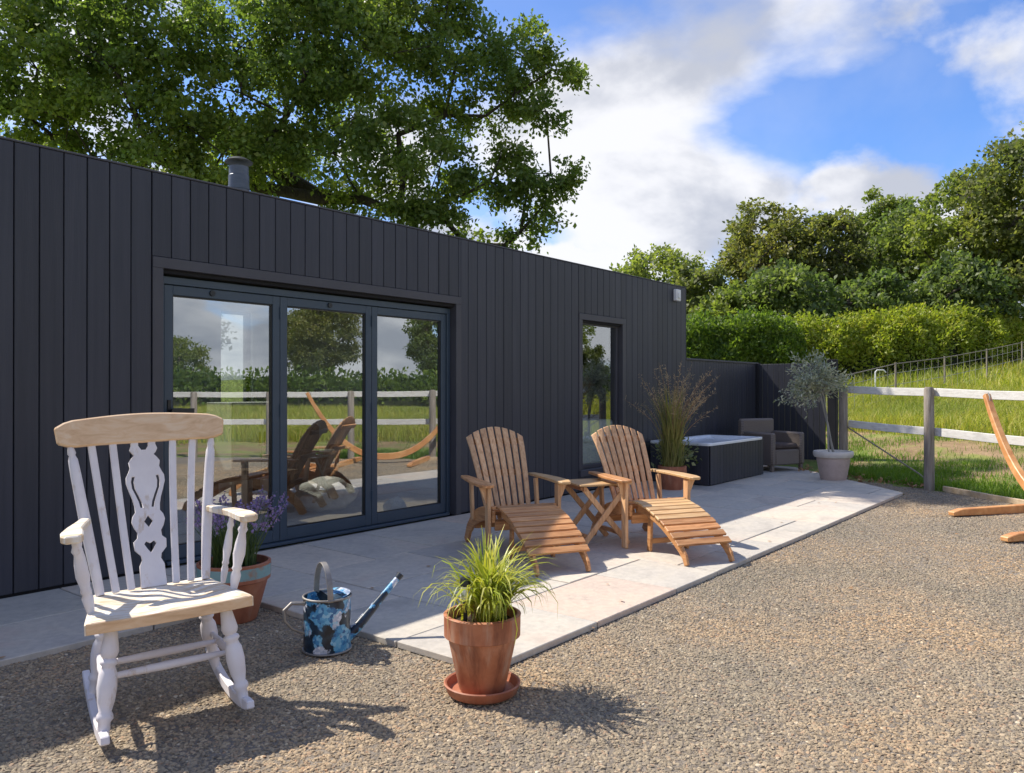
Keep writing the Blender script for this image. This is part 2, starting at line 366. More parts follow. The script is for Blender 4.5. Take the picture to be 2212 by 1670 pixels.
M['treeB'] = leafmat('tree_leaf_deep', [(0.106, 0.152, 0.066), (0.165, 0.224, 0.086), (0.224, 0.271, 0.106), (0.132, 0.191, 0.073)], 0.58, 0.5, 0.35)
M['treeC'] = leafmat('tree_leaf_fresh', [(0.149, 0.196, 0.057), (0.218, 0.270, 0.075), (0.276, 0.310, 0.098), (0.172, 0.230, 0.063)], 0.58, 0.5, 0.35)
M['treeR'] = leafmat('tree_leaf_russet', [(0.15, 0.175, 0.065), (0.2, 0.22, 0.08), (0.27, 0.25, 0.105), (0.16, 0.19, 0.07)], 0.58, 0.5, 0.35)
M['hedge'] = leafmat('hedge_leaf', [(0.2, 0.27, 0.035), (0.29, 0.36, 0.05), (0.38, 0.42, 0.065), (0.24, 0.32, 0.04), (0.42, 0.40, 0.1)], 0.45, 0.5, 0.3)
M['hedgedark'] = leafmat('shrub_leaf', [(0.078, 0.139, 0.028), (0.139, 0.217, 0.039), (0.202, 0.279, 0.054)], 0.52, 0.5, 0.4)
M['hedgecore'] = pmat('hedge_dark_core', [(0.3, (0.012, 0.016, 0.006)), (0.7, (0.03, 0.035, 0.012))], 6, 5, 1.0)  # near-black fill colour for the solid hedge core
M['meadow'] = leafmat('meadow_blade', [(0.22, 0.31, 0.03), (0.36, 0.42, 0.05), (0.46, 0.48, 0.08), (0.55, 0.48, 0.17), (0.3, 0.39, 0.04)], 0.45, 0.6, 0.25, (1.1, 1.1, 0.6))
M['turf'] = leafmat('verge_blade', [(0.10, 0.2, 0.02), (0.16, 0.28, 0.03), (0.22, 0.33, 0.04)], 0.45, 0.6, 0.8, (1.1, 1.15, 0.5))
M['deadleaf'] = leafmat('dead_leaf', [(0.3, 0.15, 0.07), (0.42, 0.26, 0.15), (0.35, 0.2, 0.1)], 0.2, 0.8, 3, (1, 1, 1))
M['plank'] = pmat('pale_offcut', woodstops((0.4, 0.28, 0.16), (0.52, 0.4, 0.26), (0.6, 0.48, 0.33)), 5, 6, 0.7, (3, 3, 3))

# ------------------------------------------------------------------ mesh helpers
def link(name, me, mat, parent=None):
    o = bpy.data.objects.new(name, me)
    COL.objects.link(o)
    if mat is not None and not me.materials: me.materials.append(mat)
    if parent is not None: o.parent = parent
    return o
def tag(o, label=None, cat=None, group=None, kind=None):
    for k, v in (('label', label), ('category', cat), ('group', group), ('kind', kind)):
        if v: o[k] = v
    return o  # solid dark shell added under the leaves to stop see-through
def empty(name, loc, rz, label, cat, group=None):
    o = bpy.data.objects.new(name, None)
    COL.objects.link(o)
    o.location = loc; o.rotation_euler = (0, 0, rz); o.empty_display_size = 0.1
    return tag(o, label, cat, group)
def copy_tree(o, parent=None):
    c = o.copy(); COL.objects.link(c); c.parent = parent
    for ch in [k for k in bpy.data.objects if k.parent == o]: copy_tree(ch, c)
    return c
class MB:
    def __init__(s): s.v = []; s.f = []
    def add(s, v, f):
        k = len(s.v); s.v += [tuple(p) for p in v]; s.f += [tuple(i + k for i in q) for q in f]; return s
    def box(s, x0, x1, y0, y1, z0, z1, mtx=None):
        v = [Vector((x, y, z)) for z in (z0, z1) for y in (y0, y1) for x in (x0, x1)]
        if mtx is not None: v = [mtx @ p for p in v]
        return s.add(v, [(0, 2, 3, 1), (4, 5, 7, 6), (0, 1, 5, 4), (2, 6, 7, 3), (0, 4, 6, 2), (1, 3, 7, 5)])
    def bar(s, a, b, w, t, side):
        return s.sweep([a, b], w / 2, t / 2, side)
    def sweep(s, pts, hw, ht, side):
        pts = [Vector(p) for p in pts]; n = len(pts); sd = Vector(side).normalized()
        hw = [hw] * n if isinstance(hw, (int, float)) else hw
        ht = [ht] * n if isinstance(ht, (int, float)) else ht
        v = []
        for i, p in enumerate(pts):
            t = (pts[min(i + 1, n - 1)] - pts[max(i - 1, 0)]).normalized()
            a = (sd - t * sd.dot(t)).normalized(); b = t.cross(a)
            v += [p + a * hw[i] + b * ht[i], p - a * hw[i] + b * ht[i], p - a * hw[i] - b * ht[i], p + a * hw[i] - b * ht[i]]
        f = [(3, 2, 1, 0), tuple(4 * (n - 1) + k for k in range(4))]
        for i in range(n - 1):
            for k in range(4):
                f.append((4 * i + k, 4 * i + (k + 1) % 4, 4 * i + 4 + (k + 1) % 4, 4 * i + 4 + k))
        return s.add(v, f)
    def tube(s, pts, rad, seg=8, cap=True):
        pts = [Vector(p) for p in pts]; n = len(pts)
        rad = [rad] * n if isinstance(rad, (int, float)) else rad
        v, f = [], []
        t = (pts[1] - pts[0]).normalized()
        up = Vector((0, 0, 1)) if abs(t.z) < 0.9 else Vector((1, 0, 0))
        a = t.cross(up).normalized()
        for i, p in enumerate(pts):
            t = (pts[min(i + 1, n - 1)] - pts[max(i - 1, 0)])
            t = t.normalized() if t.length > 1e-9 else Vector((0, 0, 1))
            a = (a - t * a.dot(t)); a = a.normalized() if a.length > 1e-6 else t.orthogonal().normalized()
            b = t.cross(a)
            for k in range(seg):
                w = 2 * math.pi * k / seg
                v.append(p + (a * math.cos(w) + b * math.sin(w)) * rad[i])
        for i in range(n - 1):
            for k in range(seg):
                f.append((i * seg + k, i * seg + (k + 1) % seg, (i + 1) * seg + (k + 1) % seg, (i + 1) * seg + k))
        if cap:
            f.append(tuple(range(seg - 1, -1, -1))); f.append(tuple((n - 1) * seg + k for k in range(seg)))
        return s.add(v, f)
    def lathe(s, prof, seg=40, c=(0, 0, 0), wob=0.0):
        v, f = [], []
        for i, (r, z) in enumerate(prof):
            for k in range(seg):
                w = 2 * math.pi * k / seg
                rr = r * (1 + wob * math.sin(3 * w + z * 9))
                v.append((c[0] + rr * math.cos(w), c[1] + rr * math.sin(w), c[2] + z))
        for i in range(len(prof) - 1):
            for k in range(seg):
                f.append((i * seg + k, i * seg + (k + 1) % seg, (i + 1) * seg + (k + 1) % seg, (i + 1) * seg + k))
        if prof[0][0] > 1e-4: f.append(tuple(range(seg - 1, -1, -1)))
        return s.add(v, f)
    def prism(s, poly, lo, hi, fn):
        n = len(poly)
        v = [fn(p[0], p[1], lo) for p in poly] + [fn(p[0], p[1], hi) for p in poly]
        f = [tuple(range(n - 1, -1, -1)), tuple(range(n, 2 * n))]
        f += [(i, (i + 1) % n, n + (i + 1) % n, n + i) for i in range(n)]
        return s.add(v, f)
    def mesh(s, name, bevel=0.0, smooth=False, angle=38):
        me = bpy.data.meshes.new(name)
        me.from_pydata(s.v, [], s.f)
        bm = bmesh.new(); bm.from_mesh(me)
        bmesh.ops.recalc_face_normals(bm, faces=bm.faces)
        if bevel:
            ed = [e for e in bm.edges if len(e.link_faces) == 2 and e.calc_face_angle(0) > R(30)]
            bmesh.ops.bevel(bm, geom=ed, offset=bevel, segments=1, affect='EDGES', clamp_overlap=True)
        bm.to_mesh(me); bm.free()
        if smooth:
            me.polygons.foreach_set('use_smooth', [True] * len(me.polygons))
            me.set_sharp_from_angle(angle=R(angle))
        return me
    def build(s, name, mat, parent=None, bevel=0.0, smooth=False, angle=38):
        return link(name, s.mesh(name, bevel, smooth, angle), mat, parent)
def npmesh(name, V, F, mat=None, smooth=False):
    """V (n,3) float, F (m,k) int with constant k"""
    V = np.asarray(V, np.float32); F = np.asarray(F, np.int32)
    me = bpy.data.meshes.new(name)
    m, k = F.shape
    me.vertices.add(len(V)); me.vertices.foreach_set('co', V.ravel())
    me.loops.add(m * k); me.loops.foreach_set('vertex_index', F.ravel())
    me.polygons.add(m); me.polygons.foreach_set('loop_start', np.arange(0, m * k, k, dtype=np.int32))
    me.polygons.foreach_set('loop_total', np.full(m, k, np.int32))
    if smooth: me.polygons.foreach_set('use_smooth', np.ones(m, bool))
    me.update(calc_edges=True)
    if mat: me.materials.append(mat)
    return me
def unit(a): return a / np.maximum(np.linalg.norm(a, axis=-1, keepdims=True), 1e-9)
def leaf_arrays(C, size, rng, out=None, aspect=0.55, droop=0.25, fold=0.12):
    n = len(C)
    d = unit(rng.normal(size=(n, 3)) + (0 if out is None else out * 0.9) + np.array([0, 0, -droop]))
    nr = unit(rng.normal(size=(n, 3)) * 0.8 + np.array([0, 0, 0.7]))
    s = unit(np.cross(d, nr)); nr = np.cross(s, d)
    L = size[:, None]; W = L * aspect * 0.5
    V = np.stack([C, C + d * L * 0.48 + s * W + nr * L * fold, C + d * L, C + d * L * 0.48 - s * W + nr * L * fold], 1)
    return V.reshape(-1, 3), np.arange(n * 4).reshape(n, 4)
def blade_arrays(P, h, w, lean, rng, nseg=2):
    """grass blades: base points P, heights h, widths w, lean amount"""
    n = len(P); a = rng.uniform(0, 2 * math.pi, n)
    dirv = np.stack([np.cos(a), np.sin(a), np.zeros(n)], 1)
    b = rng.uniform(0, 2 * math.pi, n)
    sd = np.stack([np.cos(b), np.sin(b), np.zeros(n)], 1)
    ln = (lean * rng.uniform(0.2, 1.0, n))[:, None]
    h = h[:, None]; w = w[:, None] * 0.5
    mid = P + dirv * ln * h * 0.3 + np.array([0, 0, 1]) * h * 0.6
    tip = P + dirv * ln * h + np.array([0, 0, 1]) * h * (1 - 0.35 * ln)
    V = np.stack([P - sd * w, P + sd * w, mid + sd * w * 0.7, mid - sd * w * 0.7, tip, tip + sd * w * 0.1], 1).reshape(-1, 3)
    k = np.arange(n)[:, None] * 6
    F = np.concatenate([k + np.array([[0, 1, 2, 3]]), k + np.array([[3, 2, 5, 4]])], 0)
    return V, F

# ------------------------------------------------------------------ terrain
def sstep(a, b, x):
    t = np.clip((x - a) / (b - a), 0, 1); return t * t * (3 - 2 * t)
def terr(X, Y):
    X = np.asarray(X, float); Y = np.asarray(Y, float)
    d = (X - 12.3) * 0.97 - (Y + 2) * 0.2
    d = np.log1p(np.exp(np.clip(d * 1.5, -40, 40))) / 1.5
    h = 0.098 * np.minimum(d, 60) * sstep(-16, -5.5, Y)
    h = h + 0.05 * np.sin(X * 0.9 + Y * 0.4) * np.minimum(d, 4) * 0.25
    return -0.06 + h
FA, FD, FN = np.array([12.0, -2.0]), np.array([-0.53, -0.848]), np.array([0.848, -0.53])
def yard_d(X, Y): return (X - FA[0]) * FN[0] + (Y - FA[1]) * FN[1]
def axis(lo, hi, c, fine, n):
    t = np.linspace(-1, 1, n)
    s = np.sinh(t * 5.0) / np.sinh(5.0)
    a = np.where(s < 0, c + s * (c - lo), c + s * (hi - c))
    return np.unique(np.concatenate([a, np.arange(c - fine, c + fine, 0.5)]))
xs, ys = axis(-600, 900, 14, 14, 71), axis(-700, 700, -4, 12, 71)
GX, GY = np.meshgrid(xs, ys)
gv = np.stack([GX.ravel(), GY.ravel(), terr(GX, GY).ravel()], 1)
nx = len(xs)
ii, jj = np.meshgrid(np.arange(nx - 1), np.arange(len(ys) - 1))
k = (jj * nx + ii).ravel()
gme = npmesh('ground', gv, np.stack([k, k + 1, k + 1 + nx, k + nx], 1), M['ground'], True)
ga = gme.attributes.new('bare', 'FLOAT', 'POINT')
dd = yard_d(gv[:, 0], gv[:, 1])
ga.data.foreach_set('value', (sstep(0.5, 1.1, dd) * (1 - sstep(3.6, 4.6, dd))).astype(np.float32))
tag(link('ground', gme, None), kind='structure')

# gravel yard
PAT_X0, PAT_Y, PATH_Y = 2.74, -3.1, -1.23
def in_patio(x, y, m=0.0):
    if y > PATH_Y - m and x < PAT_X0 + m: return True
    if x > PAT_X0 - m and y > PAT_Y - m and (y - PAT_Y) > 0.915 * (x - 10.6) - m * 1.3: return True
    return False
gxs = np.unique(np.round(np.concatenate([np.arange(-6.0, 16, 0.25), [PAT_X0]]), 3))
gys = np.unique(np.round(np.concatenate([np.arange(-12.0, 0.6, 0.25), [PATH_Y, PAT_Y]]), 3))
V, F, D = [], [], []
for i in range(len(gxs) - 1):
    for j in range(len(gys) - 1):
        cx, cy = (gxs[i] + gxs[i + 1]) / 2, (gys[j] + gys[j + 1]) / 2
        if in_patio(cx, cy) or yard_d(cx, cy) > 0.12: continue
        k = len(V)
        V += [(gxs[i], gys[j], -0.034), (gxs[i + 1], gys[j], -0.034), (gxs[i + 1], gys[j + 1], -0.034), (gxs[i], gys[j + 1], -0.034)]
        F.append((k, k + 1, k + 2, k + 3))
        r = math.hypot(cx, cy + 5.45)
        fwd = cx * 0.778 + (cy + 5.45) * 0.628
        dn = 8200 if r < 4.5 else 6200 if r < 6.5 else 3300
        if fwd < 0.8: dn = 250
        if cy < -7.5: dn = 0
        D.append(dn)
gm = npmesh('gravel_yard', V, F, M['gravelsheet'])
tag(link('gravel_yard', gm, None), kind='structure')
for xa in np.arange(PAT_X0 + .02, 10.4, .25):
    for ya, dn in ((PAT_Y + .01, 0),):
        k = len(V); V += [(xa, ya, .001), (xa + .25, ya, .001), (xa + .25, ya + .25, .001), (xa, ya + .25, .001)]; F.append((k, k + 1, k + 2, k + 3)); D.append(dn)
for ya in np.arange(PAT_Y + .5, PATH_Y, .25):
    k = len(V); V += [(PAT_X0 + .02, ya, .001), (PAT_X0 + .22, ya, .001), (PAT_X0 + .22, ya + .25, .001), (PAT_X0 + .02, ya + .25, .001)]; F.append((k, k + 1, k + 2, k + 3)); D.append(0)
gm2 = npmesh('gravel', V, F)
at = gm2.attributes.new('dens', 'FLOAT', 'FACE'); at.data.foreach_set('value', np.array(D, np.float32))
gob = tag(link('gravel', gm2, M['pebble']), 'loose brown and buff gravel chippings covering the yard', 'gravel', kind='stuff')
ng = bpy.data.node_groups.new('scatter_gravel', 'GeometryNodeTree')
ng.interface.new_socket('Geometry', in_out='INPUT', socket_type='NodeSocketGeometry')
ng.interface.new_socket('Geometry', in_out='OUTPUT', socket_type='NodeSocketGeometry')
N, L = ng.nodes, ng.links
gi, go = N.new('NodeGroupInput'), N.new('NodeGroupOutput')
dp = N.new('GeometryNodeDistributePointsOnFaces')
na = N.new('GeometryNodeInputNamedAttribute'); na.data_type = 'FLOAT'; na.inputs['Name'].default_value = 'dens'
L.new(gi.outputs[0], dp.inputs['Mesh']); L.new(na.outputs['Attribute'], dp.inputs['Density']); dp.inputs['Seed'].default_value = 4
jn = N.new('GeometryNodeJoinGeometry')
for sd, sc in ((1, (1.0, 0.72, 0.42)), (2, (1.0, 0.55, 0.5)), (3, (0.9, 0.85, 0.38)), (4, (1.15, 0.5, 0.4))):
    ic = N.new('GeometryNodeMeshIcoSphere'); ic.inputs['Radius'].default_value = 1.0; ic.inputs['Subdivisions'].default_value = 2
    nz = N.new('ShaderNodeTexNoise'); nz.noise_dimensions = '4D'; nz.inputs['W'].default_value = sd * 7.7; nz.inputs['Scale'].default_value = 0.9; nz.inputs['Detail'].default_value = 1
    sb = N.new('ShaderNodeVectorMath'); sb.operation = 'SUBTRACT'; sb.inputs[1].default_value = (0.5, 0.5, 0.5)
    ms = N.new('ShaderNodeVectorMath'); ms.operation = 'SCALE'; ms.inputs['Scale'].default_value = 1.5
    sp = N.new('GeometryNodeSetPosition')
    L.new(nz.outputs['Color'], sb.inputs[0]); L.new(sb.outputs[0], ms.inputs[0]); L.new(ms.outputs[0], sp.inputs['Offset'])
    L.new(ic.outputs[0], sp.inputs[0])
    tf = N.new('GeometryNodeTransform'); tf.inputs['Scale'].default_value = sc
    L.new(sp.outputs[0], tf.inputs[0])
    g2 = N.new('GeometryNodeGeometryToInstance'); L.new(tf.outputs[0], g2.inputs[0]); L.new(g2.outputs[0], jn.inputs[0])
ip = N.new('GeometryNodeInstanceOnPoints'); ip.inputs['Pick Instance'].default_value = True
ri = N.new('FunctionNodeRandomValue'); ri.data_type = 'INT'
for k_, v_ in ((4, 0), (5, 3)): ri.inputs[k_].default_value = v_
ri.inputs['Seed'].default_value = 3
rr = N.new('FunctionNodeRandomValue'); rr.data_type = 'FLOAT_VECTOR'
rr.inputs[0].default_value = (-0.45, -0.45, 0); rr.inputs[1].default_value = (0.45, 0.45, 6.28); rr.inputs['Seed'].default_value = 5
rs = N.new('FunctionNodeRandomValue'); rs.data_type = 'FLOAT'
rs.inputs[2].default_value = 0.004; rs.inputs[3].default_value = 0.0122; rs.inputs['Seed'].default_value = 6
L.new(dp.outputs['Points'], ip.inputs['Points']); L.new(jn.outputs[0], ip.inputs['Instance'])
L.new(ri.outputs[2], ip.inputs['Instance Index']); L.new(rr.outputs[0], ip.inputs['Rotation']); L.new(rs.outputs[1], ip.inputs['Scale'])
sm = N.new('GeometryNodeSetMaterial'); sm.inputs['Material'].default_value = M['pebble']
L.new(ip.outputs[0], sm.inputs[0]); L.new(sm.outputs[0], go.inputs[0])
gob.modifiers.new('scatter', 'NODES').node_group = ng

# ------------------------------------------------------------------ patio slabs
pat = MB()
pat.prism([(PAT_X0 + 0.012, PAT_Y + 0.012), (10.59, PAT_Y + 0.012), (13.97, -0.03), (13.97, 0.05), (-3, 0.05), (-3, PATH_Y + 0.012), (PAT_X0 + 0.012, PATH_Y + 0.012)],
          -0.058, -0.007, lambda x, y, z: (x, y, z))
patio = tag(pat.build('patio', M['grout']), kind='structure')
rng = random.Random(12)
U = 0.31
jit = random.Random(3)
def clip(poly, a, b, c):
    out = []
    for i in range(len(poly)):
        p, q = poly[i], poly[(i + 1) % len(poly)]
        dp_, dq_ = a * p[0] + b * p[1] + c, a * q[0] + b * q[1] + c
        if dp_ >= 0: out.append(p)
        if dp_ * dq_ < 0:
            t = dp_ / (dp_ - dq_); out.append((p[0] + (q[0] - p[0]) * t, p[1] + (q[1] - p[1]) * t))
    return out
slabcache = {}
def lay(x0, y1, nx_, ny_):
    used = [[False] * ny_ for _ in range(nx_)]
    for i in range(nx_):
        for j in range(ny_):
            if used[i][j]: continue
            opts = [(3, 2), (2, 3), (2, 2), (3, 2), (2, 1), (1, 2), (3, 3), (1, 1)]
            rng.shuffle(opts); opts.sort(key=lambda o_: 0 if o_[0] * o_[1] >= 4 else 1 if o_[0] * o_[1] == 2 else 2)
            for (w, h) in opts:
                if i + w <= nx_ and j + h <= ny_ and not any(used[a][b] for a in range(i, i + w) for b in range(j, j + h)): break
            for a in range(i, i + w):
                for b in range(j, j + h): used[a][b] = True
            g = 0.0055
            X0, X1 = x0 + i * U, x0 + (i + w) * U
            Y0, Y1 = y1 - (j + h) * U, y1 - j * U
            cx, cy = (X0 + X1) / 2, (Y0 + Y1) / 2
            loc = [(X0 - cx + g, Y0 - cy + g), (X1 - cx - g, Y0 - cy + g), (X1 - cx - g, Y1 - cy - g), (X0 - cx + g, Y1 - cy - g)]
            # right-hand end cut on a slant: keep (y-PAT_Y) > .915 (x-10.6)
            cl = clip([(p[0] + cx, p[1] + cy) for p in loc], -0.915, 1, 0.915 * 10.6 - PAT_Y) if x0 > 0 else [(p[0] + cx, p[1] + cy) for p in loc]
            if len(cl) < 3: continue
            ar = 0.5 * abs(sum(cl[q][0] * cl[(q + 1) % len(cl)][1] - cl[(q + 1) % len(cl)][0] * cl[q][1] for q in range(len(cl))))
            if ar < 0.012: continue
            full = ar > (w * U - 2 * g) * (h * U - 2 * g) * 0.999
            key = (w, h) if full else None
            if key in slabcache: me = slabcache[key]
            else:
                mb = MB().prism([(p[0] - cx, p[1] - cy) for p in cl], -0.036, 0.0, lambda x, y, z: (x, y, z))
                me = mb.mesh('slab', bevel=0.004)
                if key: slabcache[key] = me
            o = link('slab', me, M['slab'], patio)
            o.location = (cx, cy, jit.uniform(-0.002, 0.0015))
            o.rotation_euler = (jit.uniform(-.002, .002), jit.uniform(-.002, .002), 0)
rng.seed(1294)
lay(PAT_X0, 0.0, 36, 10)
lay(PAT_X0 - 16 * U, 0.0, 16, 4)

# ------------------------------------------------------------------ cabin
WX0, WX1, WH, WD = -2.6, 10.97, 2.82, 5.2
cabin = empty('timber_cabin', (4, 0, 0), 0, 'single storey flat roofed cabin clad in upright charcoal boards', 'cabin')
OFF = Vector((-4, 0, 0))
class CB(MB):
    def build(s, name, mat, parent=None, **kw):
        s.v = [(p[0] - 4, p[1], p[2]) for p in s.v]
        return MB.build(s, name, mat, parent, **kw)
DX0, DX1, DZ = 2.80, 5.85, 2.14      # glazed doors opening
NX0, NX1, NZ0, NZ1 = 8.14, 9.10, 0.27, 2.14   # narrow window opening
c = CB()
for (x0, x1, z0, z1) in ((WX0, DX0, 0, WH - .03), (DX0, DX1, DZ, WH - .03), (DX1, NX0, 0, WH - .03), (NX0, NX1, 0, NZ0), (NX0, NX1, NZ1, WH - .03), (NX1, WX1 - .02, 0, WH - .03)):
    c.box(x0, x1, 0.026, 0.22, z0 - 0.03, z1)
c.build('front_wall', M['core'], cabin)
CB().box(WX0, WX0 + .2, .222, WD, -.03, WH - .03).build('side_wall', M['clad'], cabin)
CB().box(WX1 - .22, WX1 - .02, .222, WD, -.03, WH - .03).build('side_wall', M['clad'], cabin)
def backwall(y0_, y1_, z0, z1, nm, mt_):
    w1, w2 = (2.3, 4.1, .9, 2.3), (6.2, 6.72, .85, 2.42)  # first opening is an added one, hidden from the camera
    c_ = CB().box(WX0 + .202, w1[0], y0_, y1_, z0, z1).box(w1[1], w2[0], y0_, y1_, z0, z1).box(w2[1], WX1 - .222, y0_, y1_, z0, z1)
    for w in (w1, w2): c_.box(w[0], w[1], y0_, y1_, z0, w[2]).box(w[0], w[1], y0_, y1_, w[3], z1)
    c_.build(nm, mt_, cabin)
backwall(WD - .2, WD, -.03, WH - .03, 'back_wall', M['clad'])
for (a, b, zl, zh) in ((2.3, 4.1, .9, 2.3), (6.2, 6.72, .85, 2.42)):  # the wide rear window is added, unseen, to light the interior
    fr_ = CB().box(a, a + .04, WD - .15, WD - .09, zl, zh).box(b - .04, b, WD - .15, WD - .09, zl, zh).box(a + .04, b - .04, WD - .15, WD - .09, zl, zl + .04).box(a + .04, b - .04, WD - .15, WD - .09, zh - .04, zh).build('window_frame', M['trim'], cabin)
    CB().box(a + .035, b - .035, WD - .123, WD - .117, zl + .035, zh - .035).build('pane', M['glass2'], fr_)
def holed(z0, z1, y0_, y1_, x0_, x1_, nm, mt_):
    hx0, hx1, hy0, hy1 = 4.0, 6.2, 2.4, 4.2  # hole cut through roof and ceiling to let extra daylight in
    CB().box(x0_, hx0, y0_, y1_, z0, z1).box(hx1, x1_, y0_, y1_, z0, z1).box(hx0, hx1, y0_, hy0, z0, z1).box(hx0, hx1, hy1, y1_, z0, z1).build(nm, mt_, cabin)
holed(WH - .028, WH - .012, .03, WD, WX0, WX1 - .02, 'roof', M['roof'])
CB().box(3.95, 6.25, 2.35, 4.25, WH - .008, WH + .004).build('added_rooflight', M['glass2'], cabin)  # added roof glazing, out of view, there to brighten the room
CB().box(WX0, WX1 + .002, -.003, .05, WH - .010, WH + .004).box(WX1 - .06, WX1 + .002, .052, WD, WH - .010, WH + .004).build('roof_edge_trim', M['trim'], cabin, bevel=.003)
CB().box(WX0 + .202, WX1 - .222, .222, WD - .202, -.03, .012).build('interior_floor', M['iwood'], cabin)
backwall(WD - .26, WD - .204, .014, 2.498, 'interior_wall', M['plaster'])
CB().box(1.9, 1.98, .222, WD - .262, .014, 2.5).build('interior_wall', M['plaster'], cabin)
CB().box(7.2, 7.28, .222, WD - .262, .014, 2.5).build('interior_wall', M['plaster'], cabin)
holed(2.5, 2.56, .222, WD - .202, WX0 + .202, WX1 - .222, 'interior_ceiling', M['plaster'])
# cladding boards
PW = 0.1442
pc = {}
def plank(x0, x1, z0, z1):
    key = (round(x1 - x0, 4), round(z0, 3), round(z1, 3))
    if key not in pc:
        pc[key] = MB().box(0, x1 - x0, 0, 0.022, z0, z1).mesh('plank', bevel=0.004)
    o = link('plank', pc[key], M['clad'], cabin)
    o.location = (x0 - 4, rng.uniform(-.0012, .0012), 0)
i0 = int(math.floor((WX0 - 1.855) / PW)) + 1
x = 1.855 + i0 * PW
TW = 0.075
while x < WX1 - 0.02:
    x0, x1 = x + 0.003, min(x + PW - 0.003, WX1 - .001)
    holes = []
    for (a, b, zl, zh) in ((DX0 - TW, DX1 + TW, -1, DZ + TW), (NX0 - TW, NX1 + TW, NZ0 - TW, NZ1 + TW)):
        if x1 > a and x0 < b: holes.append((a, b, zl, zh))
    if not holes: plank(x0, x1, 0.015, WH - .012)
    else:
        a, b, zl, zh = holes[0]
        if x0 < a: plank(x0, a - .001, 0.015, WH - .012)
        if x1 > b: plank(b + .001, x1, 0.015, WH - .012)
        xa, xb = max(x0, a), min(x1, b)
        plank(xa, xb, zh + .002, WH - .012)
        if zl > 0: plank(xa, xb, 0.015, zl - .002)
    x += PW
def surround(x0, x1, z0, z1, sill):
    CB().box(x0 - TW, x0 + .002, -.008, .2, z0, z1).build('reveal_trim', M['trim'], cabin, bevel=.003)
    CB().box(x1 - .002, x1 + TW, -.008, .2, z0, z1).build('reveal_trim', M['trim'], cabin, bevel=.003)
    CB().box(x0 - TW, x1 + TW, -.010, .2, z1 - .002, z1 + TW).build('reveal_trim', M['trim'], cabin, bevel=.003)
    if sill: CB().box(x0 - TW, x1 + TW, -.03, .2, z0 - TW, z0 + .002).build('window_sill', M['trim'], cabin, bevel=.003)
surround(DX0, DX1, 0.004, DZ, False)
surround(NX0, NX1, NZ0, NZ1, True)
# bifold doors
y0 = 0.085
c = CB().box(DX0 + .004, DX0 + .05, y0 - .01, y0 + .09, .012, DZ - .045).box(DX1 - .05, DX1 - .004, y0 - .01, y0 + .09, .012, DZ - .045)
c.box(DX0 + .004, DX1 - .004, y0 - .012, y0 + .09, DZ - .1, DZ - .045).build('door_frame', M['alu'], cabin, bevel=.003)
CB().box(DX0 + .052, DX1 - .052, y0 - .05, y0 + .09, .006, .03).build('door_threshold', M['alu'], cabin, bevel=.003)
dw = (DX1 - DX0 - .108) / 3
for k in range(3):
    a = DX0 + .054 + k * dw; b = a + dw - .004
    zt = DZ - .104; st = .066
    c = CB().box(a, a + st, y0, y0 + .065, .034, zt).box(b - st, b, y0, y0 + .065, .034, zt)
    c.box(a + st, b - st, y0 + .001, y0 + .064, .034, .034 + .095).box(a + st, b - st, y0 + .001, y0 + .064, zt - .07, zt)
    dr = c.build('door_panel', M['alu'], cabin, bevel=.003)
    CB().box(a + st - .008, b - st + .008, y0 + .028, y0 + .034, .12, zt - .06).build('pane', M['glass'], dr)
    g = CB()
    for (xa, xb, za, zb) in ((a + st, a + st + .009, .13, zt - .071), (b - st - .009, b - st, .13, zt - .071), (a + st + .009, b - st - .009, .13, .139), (a + st + .009, b - st - .009, zt - .08, zt - .071)):
        g.box(xa, xb, y0 + .012, y0 + .026, za, zb)
    g.build('glazing_bead', M['black'], dr)
    if k < 2:
        g = CB(); g.tube([(a + .5 * (1 if k else .75), y0 - .012, zt - .03), (a + .5 * (1 if k else .75), y0 + .002, zt - .03)], .022, 14)
        g.build('knob', M['black'], dr, smooth=True)
    if k == 0:
        g = CB().box(a + .022, a + .05, y0 - .01, y0 - .001, 1.0, 1.2)
        g.sweep([(a + .036, y0 - .012, 1.12), (a + .036, y0 - .05, 1.12)], .009, .009, (0, 0, 1))
        g.sweep([(a + .027, y0 - .055, 1.12), (a + .20, y0 - .055, 1.12)], .017, .008, (0, 0, 1))
        g.build('handle', M['black'], dr, bevel=.002)
    for zz_ in (.25, 1.05, 1.85):
        if k: CB().tube([(a - .002, y0 - .006, zz_), (a - .002, y0 - .006, zz_ + .1)], .008, 8).build('hinge', M['alu'], dr, smooth=True)
# narrow window
y0 = 0.062
c = CB().box(NX0 + .004, NX0 + .05, y0, y0 + .06, NZ0 + .004, NZ1 - .004).box(NX1 - .05, NX1 - .004, y0, y0 + .06, NZ0 + .004, NZ1 - .004)
c.box(NX0 + .05, NX1 - .05, y0 + .001, y0 + .059, NZ0 + .004, NZ0 + .05).box(NX0 + .05, NX1 - .05, y0 + .001, y0 + .059, NZ1 - .05, NZ1 - .004)
wf = c.build('window_frame', M['trim'], cabin, bevel=.003)
CB().box(NX0 + .045, NX1 - .045, y0 + .028, y0 + .034, NZ0 + .045, NZ1 - .045).build('pane', M['glass2'], wf)
